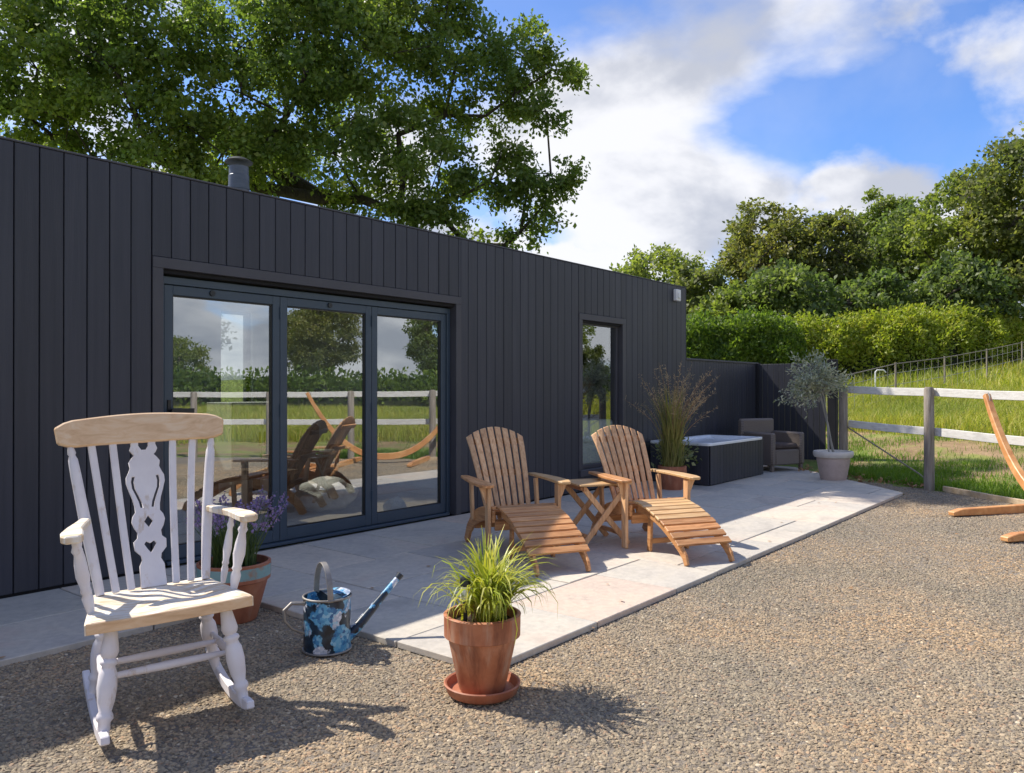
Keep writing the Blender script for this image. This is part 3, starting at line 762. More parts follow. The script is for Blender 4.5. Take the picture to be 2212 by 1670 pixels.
# flue
fl = CB()
fl.lathe([(.088, 0), (.088, .36), (.084, .365), (.084, .44), (.05, .44)], 28, (3.9, .8, WH - .02)).build('flue', M['flue'], cabin, smooth=True)
flue = [o for o in bpy.data.objects if o.name.startswith('flue')][0]
CB().lathe([(.118, .475), (.12, .487), (.06, .52), (.0, .53)], 28, (3.9, .8, WH - .02)).build('flue_cap', M['black'], flue, smooth=True)
CB().lathe([(.092, .24), (.092, .27)], 28, (3.9, .8, WH - .02)).build('flue_band', M['flue'], flue, smooth=True)
lt = CB().box(10.54, 10.68, -.06, -.002, 2.58, 2.75).build('wall_light', M['whitep'], cabin, bevel=.008)
CB().box(10.575, 10.645, -.075, -.061, 2.62, 2.70).build('light_lens', M['whitep'], lt, bevel=.004)
# furniture seen through the panes
t = empty('low_table', (4.35, 1.55, .012), R(10), 'low dark wooden table inside the room behind glass doors', 'table')
MB().box(-.55, .55, -.3, .3, .40, .44).build('table_top', M['darkwood'], t, bevel=.006)
for sx in (-1, 1):
    for sy in (-1, 1): MB().box(sx * .48 - .03, sx * .48 + .03, sy * .24 - .03, sy * .24 + .03, 0, .398).build('leg', M['darkwood'], t, bevel=.004)
t = empty('white_cupboard', (4.98, 2.35, .012), 0, 'tall white cupboard inside the room behind left glass panel', 'cupboard')
MB().box(-.35, .35, -.25, .25, 0, 1.12).build('carcass', M['sheet'], t, bevel=.004)
for sx in (-1, 1):
    d_ = MB().box(*sorted((sx * .005, sx * .345)), -.272, -.252, .08, 1.10).build('cupboard_door', M['sheet'], t, bevel=.003)
    MB().box(sx * .03 - .006, sx * .03 + .006, -.29, -.273, .65, .8).build('handle', M['black'], d_)
t = empty('upholstered_armchair', (5.75, 1.9, .012), R(20), 'grey armchair inside the room behind middle glass panel', 'armchair')
MB().box(-.3, .3, -.3, .3, .2, .42).build('seat', M['fabric'], t, bevel=.04, smooth=True)
MB().box(-.3, .3, .3, .42, .2, .85).build('backrest', M['fabric'], t, bevel=.04, smooth=True)
for sx in (-1, 1):
    MB().box(*sorted((sx * .302, sx * .4)), -.3, .42, .15, .6).build('arm', M['fabric'], t, bevel=.03, smooth=True)
    for sy in (-.26, .36): MB().tube([(sx * .34, sy, 0), (sx * .34, sy, .15)], [.015, .022], 8).build('leg', M['darkwood'], t)
def lumpy(name, loc, rad, mat, label, cat, seed, flat=.8):
    me = bpy.data.meshes.new(name); bm = bmesh.new(); bmesh.ops.create_icosphere(bm, subdivisions=4, radius=1)
    r_ = np.random.default_rng(seed); ph = r_.uniform(0, 6, (6, 3)); fr = r_.uniform(2, 7, (6, 3))
    for v in bm.verts:
        p = v.co.copy()
        w = sum(math.sin(fr[q][0] * p.x + ph[q][0]) * math.sin(fr[q][1] * p.y + ph[q][1]) * math.sin(fr[q][2] * p.z + ph[q][2]) for q in range(6)) * .07
        p *= 1 + w; p.z = max(p.z, -.75)
        v.co = Vector((p.x * rad, p.y * rad, (p.z + .75) * rad * flat))
    for f in bm.faces: f.smooth = True
    bm.to_mesh(me); bm.free()
    o = link(name, me, mat); o.location = loc
    return tag(o, label, cat)
lumpy('sheepskin_pouf', (5.25, 1.35, .012), .34, M['fleece'], 'low white sheepskin pouf on the floor behind middle glass panel', 'pouf', 3, .55)
lumpy('white_doorstop', (5.36, .36, .012), .11, M['fleece'], 'small lumpy white doorstop just inside the right glass panel', 'doorstop', 5, 1.0)
t = empty('white_chest', (8.62, .37, .012), 0, 'white chest of drawers inside, behind the narrow window', 'chest')
MB().box(-.45, .45, -.22, .22, 0, .86).build('carcass', M['sheet'], t, bevel=.005)
for k in range(3):
    dq = MB().box(-.44, .44, -.245, -.222, .04 + k * .275, .295 + k * .275).build('drawer', M['sheet'], t, bevel=.005)

# ------------------------------------------------------------------ dark boarded fence right of the cabin
fence = empty('boarded_fence', (12.8, 0, 0), 0, 'charcoal boarded fence with angled return beside the hot tub', 'fence')
class FB(MB):
    def build(s, name, mat, parent=None, **kw):
        s.v = [(p[0] - 12.8, p[1], p[2]) for p in s.v]
        return MB.build(s, name, mat, parent, **kw)
FH = 1.73
bme = MB().box(-.0475, .0475, -.011, .011, 0.0, FH - .03).mesh('board', bevel=.003)
x = WX1 + .05
while x < 13.74:
    o = link('board', bme, M['clad'], fence); o.location = (x - 12.8, .03, .02); x += .1
FB().box(WX1 + .005, 13.75, .043, .075, .3, .4).box(WX1 + .005, 13.75, .043, .075, 1.35, 1.45).build('back_rail', M['clad'], fence)
FB().box(WX1 + .005, 13.83, .0, .08, FH - .008, FH + .02).build('capping', M['trim'], fence, bevel=.003)
A, B = Vector((13.79, .04, 0)), Vector((13.79, -1.30, 0))
dr_ = (B - A).normalized(); Ln = (B - A).length; ang = math.atan2(dr_.y, dr_.x)
s_ = .075
while s_ < Ln - .1:
    p = A + dr_ * s_
    o = link('board', bme, M['clad'], fence); o.location = (p.x - 12.8, p.y, .02); o.rotation_euler = (0, 0, ang); s_ += .1
FB().box(13.72, 13.86, -.03, .07, -.06, FH + .01).build('corner_post', M['core'], fence, bevel=.006)
mt = Matrix.Translation(Vector((B.x - 12.8, B.y, 0))) @ Matrix.Rotation(ang, 4, 'Z')
MB().box(-.07, .07, -.07, .07, -.06, FH + .05, mt).build('corner_post', M['core'], fence, bevel=.006)

# ------------------------------------------------------------------ hot tub
tub = empty('hot_tub', (10.62, -.52, 0), 0, 'low rectangular hot tub with charcoal boarded sides and white rim', 'hot tub')
TX, TY, TH = .92, .45, .56
MB().box(-TX + .02, TX - .02, -TY + .02, TY - .02, .0, TH - .08).build('tub_body', M['core'], tub)
tb = MB().box(-.0475, .0475, -.008, .008, .01, TH - .035).mesh('board', bevel=.003)
for k in range(18):
    for sy in (-1, 1):
        o = link('board', tb, M['clad'], tub); o.location = (-TX + .068 + k * .1016, sy * (TY - .008), 0)
for k in range(9):
    for sx in (-1, 1):
        o = link('board', tb, M['clad'], tub); o.location = (sx * (TX - .008), -TY + .07 + k * .095, 0); o.rotation_euler = (0, 0, math.pi / 2)
# white shell with a sunk basin
n = 40
def rr_(hx, hy, r, z):
    out = []
    for q in range(n):
        w = 2 * math.pi * q / n + .01
        cx, cy = math.cos(w), math.sin(w)
        e = 2.0 / (3 if r > .3 else 26)
        out.append((math.copysign(abs(cx) ** e, cx) * hx, math.copysign(abs(cy) ** e, cy) * hy, z))
    return out
rings = [rr_(TX + .004, TY + .004, .05, TH - .034), rr_(TX + .006, TY + .006, .05, TH - .004), rr_(TX, TY, .05, TH + .004), rr_(TX - .07, TY - .06, .1, TH + .005), rr_(TX - .085, TY - .075, .1, TH - .006), rr_(TX - .1, TY - .09, .1, TH - .03), rr_(TX - .4, TY - .2, .4, TH - .045)]
V = [p for r_ in rings for p in r_]; F = []
for i in range(len(rings) - 1):
    for q in range(n): F.append((i * n + q, i * n + (q + 1) % n, (i + 1) * n + (q + 1) % n, (i + 1) * n + q))
F.append(tuple((len(rings) - 1) * n + q for q in range(n)))
MB().add(V, F).build('tub_shell', M['acrylic'], tub, smooth=True, angle=50)

# ------------------------------------------------------------------ rattan armchair
wc = empty('rattan_armchair', (12.2, -1.12, 0), R(-23), 'brown woven rattan armchair between hot tub and potted olive', 'armchair')
MB().box(-.26, .26, .02, .62, .10, .34).build('seat_base', M['wicker'], wc, bevel=.02, smooth=True)
MB().box(-.36, .36, .622, .74, .10, .80).build('backrest', M['wicker'], wc, bevel=.03, smooth=True)
for sx in (-1, 1):
    MB().box(*sorted((sx * .262, sx * .36)), .0, .62, .10, .60).build('arm', M['wicker'], wc, bevel=.025, smooth=True)
    for sy in (.05, .69): MB().box(sx * .31 - .025, sx * .31 + .025, sy - .025, sy + .025, 0, .1).build('leg', M['wicker'], wc)
MB().box(-.25, .25, .03, .615, .342, .43).build('cushion', M['cushion'], wc, bevel=.03, smooth=True)

# ------------------------------------------------------------------ deck chairs
def deck_chair(name, loc, rz, label, jig, pale):
    t = empty(name, loc, rz, label, 'lounge chair', 'wooden slatted lounge chairs on the patio')
    rg = random.Random(jig)
    for i in range(8):
        u = (i - 3.5) / 3.5
        zt = .955 - .06 * u * u
        xb, xt = u * .175, u * .232
        pts = []
        for q in range(7):
            w = q / 6
            pts.append((xb + (xt - xb) * w, 1.0 + .36 * w - .05 * math.sin(w * math.pi) * .4 + .03 * u * u * -1, .22 + (zt - .22) * w))
        bs = MB().sweep(pts, [.0175 + .0075 * (q / 6) for q in range(7)], .009, (1, 0, 0))
        bs.v[-4:] = [(p[0], p[1], .955 - .07 * (p[0] / .232) ** 2) for p in bs.v[-4:]]
        bs.build('back_slat', M['teak_z'], t, bevel=.003)
    for w in (.12, .5, .86):
        MB().bar((-.16 - .07 * w, 1.03 + .36 * w, .22 + .71 * w), (.16 + .07 * w, 1.03 + .36 * w, .22 + .71 * w), .05, .022, (0, .45, .9)).build('back_rail', M['teak_x'], t, bevel=.003)
    for i in range(6):
        w = i / 5; y = .665 + .33 * w; z = .37 - .10 * w - .02 * math.sin(w * math.pi)
        MB().box(-.27, .27, y - .026, y + .026, z - .009, z + .009).build('seat_slat', M['teak_x'], t, bevel=.003)
    fr = lambda w: (0.61 - .60 * w, .372 - .035 * w - .185 * w * w)
    for i in range(10):
        y, z = fr(i / 9.0)
        s = -(fr(min(i / 9 + .01, 1.0))[1] - fr(max(i / 9 - .01, 0))[1]) / .6 / (.02 if 0 < i < 9 else .01)
        mt = Matrix.Translation((0, y, z)) @ Matrix.Rotation(math.atan(s), 4, 'X')
        jx = rg.uniform(-.003, .003)
        MB().box(-.235 + jx, .235 + jx, -.029, .029, -.009, .009, mt).build('footrest_slat', M[pale if i < 6 else 'teak_x'], t, bevel=.003)
    for sx in (-1, 1):
        pts = [(sx * .195, fr(w / 8)[0], fr(w / 8)[1] - .042) for w in range(9)] + [(sx * .195, -.045, .06), (sx * .195, -.07, .005)]
        MB().sweep(pts, .011, [.032] * 9 + [.028, .022], (1, 0, 0)).build('footrest_rail', M['teak_y'], t, bevel=.003)
        MB().bar((sx * .17, .47, .3), (sx * .17, .49, .002), .05, .022, (0, 1, 0)).build('footrest_leg', M['teak_y'], t, bevel=.003)
        pts = [(sx * .262, .615, .305), (sx * .262, .75, .31), (sx * .262, .88, .295), (sx * .262, 1.0, .26), (sx * .262, 1.12, .2), (sx * .262, 1.22, .12), (sx * .262, 1.29, .004)]
        MB().sweep(pts, .012, [.045, .05, .055, .055, .05, .045, .04], (1, 0, 0)).build('side_board', M['teak_y'], t, bevel=.003)
        MB().box(sx * .292 - .014, sx * .292 + .014, .63, .70, .002, .532).build('front_post', M['teak_z'], t, bevel=.004)
        MB().bar((sx * .285, 1.06, .22), (sx * .285, 1.10, .532), .05, .024, (0, 1, 0)).build('rear_post', M['teak_z'], t, bevel=.003)
        pts = [(sx * .30, 1.24, .552), (sx * .315, 1.05, .553), (sx * .325, .85, .552), (sx * .325, .66, .548), (sx * .318, .585, .545), (sx * .315, .56, .544)]
        MB().sweep(pts, [.03, .045, .058, .062, .05, .03], .011, (1, 0, 0)).build('arm', M['teak_light' if sx > 0 else 'teak_y'], t, bevel=.004)
        yb = [(sx * .306, .0), (sx * .306, 0)]
        MB().prism([(.06, .53), (.0, .53), (.0, .39)], 0, .02, lambda a, b, cc: (sx * (.307 + a), .655 + cc, b)).build('arm_bracket', M['teak_z'], t, bevel=.002)
    MB().box(-.25, .25, .62, .642, .20, .27).build('front_stretcher', M['teak_x'], t, bevel=.003)
    MB().box(-.25, .25, 1.10, 1.122, .14, .20).build('rear_stretcher', M['teak_x'], t, bevel=.003)
    MB().box(-.16, .16, .475, .495, .06, .10).build('footrest_stretcher', M['teak_x'], t, bevel=.003)
    return t
deck_chair('lounge_chair', (4.49, -2.25, 0), R(-30), 'slatted wooden lounge chair with footrest nearer the glass doors', 3, 'teak_x')
deck_chair('lounge_chair', (5.42, -2.90, 0), R(-30), 'slatted wooden lounge chair with footrest reaching the patio edge', 8, 'teak_light')
# folding side table
t = empty('side_table', (5.56, -1.86, 0), R(-30), 'small folding wooden table between the two lounge chairs', 'table')
for i in range(6):
    MB().box(-.235, .235, -.2 + i * .07, -.2 + i * .07 + .062, .492, .508).build('table_slat', M['teak_light'], t, bevel=.003)
for sx in (-1, 1): MB().box(sx * .19 - .012, sx * .19 + .012, -.19, .21, .455, .49).build('table_batten', M['teak_y'], t, bevel=.003)
for sy in (-.17, .2):
    for sx in (-1, 1):
        yy = sy + sx * .012
        MB().bar((-sx * .2, yy, .49), (sx * .22, yy, .002), .045, .02, (0, 0, 1) if False else (1, 0, .5)).build('leg', M['teak_z'], t, bevel=.003)
MB().box(-.18, -.15, -.16, .2, .07, .10).build('stretcher', M['teak_y'], t, bevel=.003)
MB().box(.15, .18, -.16, .2, .07, .10).build('stretcher', M['teak_y'], t, bevel=.003)

# ------------------------------------------------------------------ rocking chair
GZ = -0.028
rk = empty('rocking_chair', (1.612, -2.345, GZ), R(-14), 'worn white painted rocking chair with bare wood crest and pierced splat', 'rocking chair')
rk.scale = (1.03, 1.05, 1.04)
rk.rotation_euler = (0, R(-2), R(-18))
rk.location.z += .004
def turned(a, b, prof, name, mat='rockpaint', seg=14):
    a, b = Vector(a), Vector(b)
    MB().tube([a.lerp(b, w) for w, _ in prof], [r for _, r in prof], seg).build(name, M[mat], rk, smooth=True, angle=60)
LEG = [(0, .017), (.1, .021), (.2, .027), (.27, .031), (.31, .026), (.325, .020), (.34, .028), (.365, .031), (.39, .022), (.42, .025), (.45, .031), (.56, .034), (.68, .029), (.76, .021), (.785, .027), (.82, .029), (.85, .020), (.9, .021), (.96, .017), (1, .015)]
for sx in (-1, 1):
    turned((sx * .195, -.165, .435), (sx * .245, -.225, .03), LEG, 'front_leg')
    turned((sx * .175, .15, .425), (sx * .235, .2, .05), LEG, 'rear_leg')
    turned((sx * .225, -.205, .215), (sx * .213, .18, .215), [(0, .010), (.3, .014), (.5, .018), (.7, .014), (1, .010)], 'side_stretcher')
    pts = []
    for q in range(15):
        y = -.315 + .70 * q / 14
        pts.append((sx * .245, y, .024 + .42 * (y + .0) ** 2))
    MB().sweep(pts, .014, [.014] + [.022] * 13 + [.012], (1, 0, 0)).build('rocker', M['rockpaint'], rk, bevel=.004)
for y in (-.12, .04):
    turned((-.222, y, .215), (.222, y, .215), [(0, .008), (.12, .012), (.35, .015), (.5, .016), (.65, .015), (.88, .012), (1, .008)], 'cross_stretcher')
# seat: sculpted slab
nxs, nys = 25, 17
V, F = [], []
for side in (1, 0):
    for j in range(nys):
        for i in range(nxs):
            u, v = i / (nxs - 1) * 2 - 1, j / (nys - 1)
            hw = .29 - .065 * v
            yy = -.23 + .45 * v - .018 * (1 - u * u) * (1 - v) ** 2
            xx = u * hw
            z = .452 - .012 * v
            if side: z += .004 - .018 * math.exp(-((abs(u) - .42) / .3) ** 2) * math.exp(-((v - .55) / .33) ** 2) - .02 * max(0, abs(u) - .93) * 5 - .004 * (1 if v < .04 else 0)
            else: z -= .042
            V.append((xx, yy, z))
o_ = nxs * nys
for j in range(nys - 1):
    for i in range(nxs - 1):
        a = j * nxs + i
        F.append((a, a + 1, a + 1 + nxs, a + nxs)); F.append((o_ + a, o_ + a + nxs, o_ + a + 1 + nxs, o_ + a + 1))
for i in range(nxs - 1):
    for a, fl_ in ((i, 0), ((nys - 1) * nxs + i, 1)):
        F.append((a, o_ + a, o_ + a + 1, a + 1))
for j in range(nys - 1):
    for a in (j * nxs, j * nxs + nxs - 1):
        F.append((a, a + nxs, o_ + a + nxs, o_ + a))
st_ = MB().add(V, F).build('seat', M['seatwash'], rk, smooth=True, angle=45)
MB().sweep([(x_ * .285, -.2325 - .018 * (1 - x_ * x_), .431) for x_ in np.linspace(-1, 1, 17)], .0195, .003, (0, 0, 1)).build('seat_edge', M['crest'], st_, bevel=.002)
# back
BY0, BZ0, BY1, BZ1 = .185, .445, .345, 1.035
def bk(x, w, f=1.0): return (x, BY0 + (BY1 - BY0) * w + .02 * math.sin(w * math.pi) - .03 * (x / .3) ** 2 * f, BZ0 + (BZ1 - BZ0) * w)
for sx in (-1, 1):
    pr = [(0, .016), (.04, .018), (.3, .021), (.5, .022), (.62, .021), (.8, .020), (.9, .018), (.93, .012), (.945, .016), (.97, .013), (1, .010)]
    MB().tube([bk(sx * (.2 + .075 * w), w) for w, _ in pr], [r for _, r in pr], 14).build('back_post', M['rockpaint'], rk, smooth=True, angle=60)
    for xb, xt in ((.142, .198), (.085, .118)):
        MB().sweep([bk(sx * (xb + (xt - xb) * w), w) for w in np.linspace(0, 1, 7)], .0145, .006, (1, 0, 0)).build('back_slat', M['rockpaint'], rk, bevel=.004)
pts = []
for q in range(21):
    u = q / 20 * 2 - 1
    pts.append((u * .325, BY1 + .012 - .05 * u * u, 1.088 - .012 * u * u))
MB().sweep(pts, [.038 + .021 * min(1, (1 - abs(q / 10 - 1)) * 5) ** .5 + .004 * math.cos((q / 10 - 1) * 3.1) for q in range(21)], .014, (0, .22, 1)).build('crest_rail', M['crest'], rk, bevel=.006)
# pierced splat (2D outline with holes, extruded)
SC = .612 / 635
out = [(850, 50), (760, 48), (735, 36), (715, 40), (690, 62), (655, 64), (640, 48), (615, 46), (595, 58), (568, 66), (545, 60), (528, 48), (500, 50), (470, 56), (440, 66), (400, 77), (375, 76), (355, 66), (335, 58), (310, 62), (293, 50), (280, 38), (270, 48), (255, 55), (235, 48), (215, 52)]
cu = bpy.data.curves.new('splat', 'CURVE'); cu.dimensions = '2D'; cu.fill_mode = 'BOTH'; cu.extrude = .007; cu.bevel_depth = .0012; cu.bevel_resolution = 0
def spl(pts):
    s = cu.splines.new('POLY'); s.points.add(len(pts) - 1); s.use_cyclic_u = True
    for p, q in zip(s.points, pts): p.co = (q[0], q[1], 0, 1)
Yc = lambda y: (850 - y) * SC
spl([(w * SC, Yc(y)) for y, w in out] + [(21 * SC, Yc(215)), (22 * SC, Yc(240)), (10 * SC, Yc(260)), (-10 * SC, Yc(260)), (-22 * SC, Yc(240)), (-21 * SC, Yc(215))] + [(-w * SC, Yc(y)) for y, w in reversed(out)])
spl([(0, Yc(710)), (14 * SC, Yc(690)), (26 * SC, Yc(668)), (16 * SC, Yc(655)), (0, Yc(665)), (-16 * SC, Yc(655)), (-26 * SC, Yc(668)), (-14 * SC, Yc(690))])
spl([(0, Yc(600)), (8 * SC, Yc(588)), (19 * SC, Yc(571)), (8 * SC, Yc(556)), (0, Yc(543)), (-8 * SC, Yc(556)), (-19 * SC, Yc(571)), (-8 * SC, Yc(588))])
for sx in (-1, 1):
    cl = [(48, 372), (53, 395), (50, 425), (38, 455), (27, 485), (22, 512)]
    spl([(sx * (x_ + 7) * SC, Yc(y_)) for x_, y_ in cl] + [(sx * (x_ - 7) * SC, Yc(y_)) for x_, y_ in reversed(cl)])
tmp = bpy.data.objects.new('splat_tmp', cu)
COL.objects.link(tmp)
bpy.context.view_layer.update()
sme = bpy.data.meshes.new_from_object(tmp.evaluated_get(bpy.context.evaluated_depsgraph_get()))
bpy.data.objects.remove(tmp)
sl_ = Matrix.Translation((0, BY0 + .004, BZ0)) @ Matrix.Rotation(math.atan2(BZ1 - BZ0, BY1 - BY0), 4, 'X')
for v in sme.vertices:
    w = v.co.y / .612
    v.co.z -= .018 * math.sin(w * math.pi)
sme.transform(sl_); sme.name = 'splat'; sme.materials.clear()
link('splat', sme, M['rockpaint'], rk)
# arms
for sx in (-1, 1):
    pts = [(sx * .236, .235, .735), (sx * .262, .14, .735), (sx * .292, .03, .735), (sx * .305, -.06, .735), (sx * .31, -.13, .733), (sx * .31, -.155, .733)]
    MB().sweep(pts, [.020, .022, .028, .038, .036, .022], .014, (1, 0, 0)).build('arm', M['seatwash'], rk, bevel=.005)
    ap = [(0, .013), (.12, .018), (.2, .020), (.26, .014), (.29, .020), (.33, .016), (.5, .024), (.66, .021), (.8, .014), (.85, .020), (.9, .014), (1, .012)]
    turned((sx * .255, -.075, .448), (sx * .30, -.10, .725), ap, 'arm_support')
    turned((sx * .245, .06, .446), (sx * .285, .04, .725), [(w, r * .72) for w, r in ap], 'arm_support')

# ------------------------------------------------------------------ pots and plants in front
def pot_profile(r0, r1, h, rimh, rimt, th=.014):
    return [(0, 0), (r0 - .004, 0), (r0, .006), (r1 - rimt * 1.2, h - rimh), (r1 - rimt, h - rimh), (r1 - rimt * .1, h - rimh + .006), (r1, h - .012), (r1 + .002, h - .004), (r1 - .005, h), (r1 - th, h), (r1 - th - .003, h - .012), (r1 - th - .012, h - .05), (0, h - .05)]
pg = empty('potted_grass', (2.56, -3.22, GZ + .022), 0, 'terracotta pot of lime green strappy grass standing in a saucer', 'potted plant')
MB().lathe(pot_profile(.10, .165, .325, .10, .014), 48).build('pot', M['terra'], pg, smooth=True)
MB().lathe([(0, 0), (.14, 0)], 24, (0, 0, .285)).build('soil', M['soil'], pg)
sc_ = empty('pot_saucer', (2.56, -3.22, GZ), 0, 'round terracotta saucer under the front grass pot', 'saucer')
MB().lathe([(0, .0), (.13, 0), (.15, .012), (.165, .05), (.16, .054), (.152, .05), (.14, .02), (0, .02)], 48).build('dish', M['terra2'], sc_, smooth=True)
def strap_leaves(n, rad, hmin, hmax, wid, spread, rng_, up=1.0, seg=7, base=(0, 0, 0), stiff=1.0, face_away=None):
    V, F = [], []
    for i in range(n):
        a = rng_.uniform(0, 2 * math.pi); r = rad * math.sqrt(rng_.random())
        p = Vector((base[0] + r * math.cos(a * 1.7 + i), base[1] + r * math.sin(a * 1.7 + i), base[2]))
        Lh = rng_.uniform(hmin, hmax); sp = rng_.uniform(*spread)
        d = Vector((math.cos(a), math.sin(a), 0)); sd = Vector((-math.sin(a), math.cos(a), 0))
        tilt = sp * .35; k0 = len(V); w0 = wid * rng_.uniform(.6, 1.25)
        pos = p.copy()
        tw = rng_.uniform(-.6, .6)
        for q in range(seg + 1):
            w = q / seg
            hw = w0 * .5 * (1 - w ** 2.2) * (.6 + .4 * min(1, w * 4)) + .0004
            sdt = (sd * math.cos(tw * w) + Vector((0, 0, 1)) * math.sin(tw * w))
            V += [pos - sdt * hw, pos + sdt * hw]
            th = tilt + sp * w * w * stiff * 1.9
            pos = pos + (d * math.sin(th) + Vector((0, 0, up)) * math.cos(th)) * (Lh / seg)
        for q in range(seg):
            F.append((k0 + 2 * q, k0 + 2 * q + 1, k0 + 2 * q + 3, k0 + 2 * q + 2))
    return V, F
rg = random.Random(21)
V, F = strap_leaves(360, .065, .2, .44, .014, (.35, 1.55), rg, base=(.03, -.018, .285), stiff=1.15)
link('leaves', npmesh('leaves', [tuple(v) for v in V], F, None, True), M['lime'], pg)
V, F = strap_leaves(40, .10, .2, .5, .010, (1.2, 1.9), rg, base=(0, 0, .29), stiff=1.1)
link('leaves', npmesh('leaves', [tuple(v) for v in V], F, None, True), M['lime'], pg)
m_ = MB()
for i in range(26):
    a, r = rg.uniform(0, 6.28), rg.uniform(0, .05)
    p = (r * math.cos(a), r * math.sin(a), .28)
    m_.tube([p, (p[0] * 1.5, p[1] * 1.5, .28 + rg.uniform(.06, .14))], [.004, .003], 5)
m_.build('stalks', M['drystem'], pg)
sk = empty('stake_light', (2.468, -3.205, GZ + .345), R(10), 'small black topped stake light pushed into the grass pot', 'stake light')
MB().tube([(0, 0, -.03), (0, 0, .075)], .009, 10).build('stake', M['black'], sk, smooth=True)
MB().lathe([(0, .075), (.02, .075), (.024, .085), (.018, .13), (0, .13)], 20).build('lens', M['whitep'], sk, smooth=True)
MB().lathe([(0, .131), (.022, .131), (.022, .162), (.019, .166), (0, .166)], 20).build('cap', M['black'], sk, smooth=True)

lv = empty('potted_lavender', (2.50, -1.40, GZ), 0, 'terracotta pot with turquoise painted rim holding purple lavender', 'potted plant')
MB().lathe(pot_profile(.125, .2, .33, .105, .012), 48).build('pot', M['terra2'], lv, smooth=True)
MB().lathe([(.1895, .24), (.1985, .242), (.2035, .312), (.195, .314)], 48).build('painted_band', M['verdigris'], lv, smooth=True)
MB().lathe([(0, 0), (.17, 0)], 24, (0, 0, .29)).build('soil', M['soil'], lv)
V, F = strap_leaves(420, .12, .16, .34, .007, (.1, .6), rg, base=(0, 0, .28), seg=5)
link('leaves', npmesh('leaves', [tuple(v) for v in V], F, None, True), M['lavleaf'], lv)
r_ = np.random.default_rng(4)
Cs, m_ = [], MB()
for i in range(60):
    a, r = r_.uniform(0, 6.28), .16 * math.sqrt(r_.random())
    b0 = np.array([r * math.cos(a) * .6, r * math.sin(a) * .6, .3]); tp = np.array([r * math.cos(a) * 1.9, r * math.sin(a) * 1.9, r_.uniform(.56, .70)])
    m_.tube([tuple(b0), tuple((b0 + tp) / 2 + [0, 0, .02]), tuple(tp)], .0018, 3)
    for q in range(16): Cs.append(tp + (tp - b0) * (q / 16 - .85) * .17 + r_.normal(size=3) * .006)
m_.build('stems', M['lavleaf'], lv)
Cs = np.array(Cs); V, F = leaf_arrays(Cs, r_.uniform(.014, .022, len(Cs)), r_, aspect=.8)
link('flowers', npmesh('flowers', V, F), M['lavflower'], lv)

# watering can
wcn = empty('watering_can', (2.50, -2.24, GZ), R(-20), 'dark watering can painted with blue flowers on the gravel', 'watering can')
MB().lathe([(0, .002), (.112, .002), (.116, .012), (.116, .27), (.112, .27), (.112, .02), (0, .02)], 40).build('body', M['can'], wcn, smooth=True)
MB().tube([(.118 * math.cos(a), .118 * math.sin(a), .27) for a in np.linspace(0, 2 * math.pi, 41)], .0055, 8, False).build('rim', M['canmetal'], wcn, smooth=True)
MB().tube([(.118 * math.cos(a), .118 * math.sin(a), .008) for a in np.linspace(0, 2 * math.pi, 41)], .0055, 8, False).build('base_ring', M['canmetal'], wcn, smooth=True)
V, F = [(0, 0, 0)], []
V = []
for i in range(9):
    for k_ in range(21):
        a = -math.pi / 2 + math.pi * k_ / 20; r = .114 * i / 8
        V.append((r * math.cos(a) + .0, r * math.sin(a), .272 + .055 * math.cos(a) * (i / 8) * (1 - .75 * (i / 8) ** 2)))
for i in range(8):
    for k_ in range(20): F.append((i * 21 + k_, i * 21 + k_ + 1, (i + 1) * 21 + k_ + 1, (i + 1) * 21 + k_))
MB().add(V, F).build('half_cover', M['can'], wcn, smooth=True)
MB().tube([(.10, 0, .045), (.16, 0, .09), (.24, 0, .17), (.33, 0, .26), (.38, 0, .31)], [.030, .026, .021, .016, .015], 16).build('spout', M['can'], wcn, smooth=True)
MB().tube([(.378, 0, .308), (.398, 0, .329)], [.017, .019], 14).build('spout_end', M['candark'], wcn, smooth=True)
pts = [(-.02 + .045 * math.sin(a) * 0, .114 * math.cos(a), .262 + .175 * math.sin(a)) for a in np.linspace(0, math.pi, 17)]
MB().sweep(pts, .014, .003, (1, 0, 0)).build('top_handle', M['canmetal'], wcn, bevel=.001, smooth=True)
MB().tube([(-.114, 0, .245), (-.18, 0, .255), (-.215, 0, .225), (-.212, 0, .175), (-.175, 0, .13), (-.116, 0, .10)], .009, 10).build('back_handle', M['canmetal'], wcn, smooth=True)

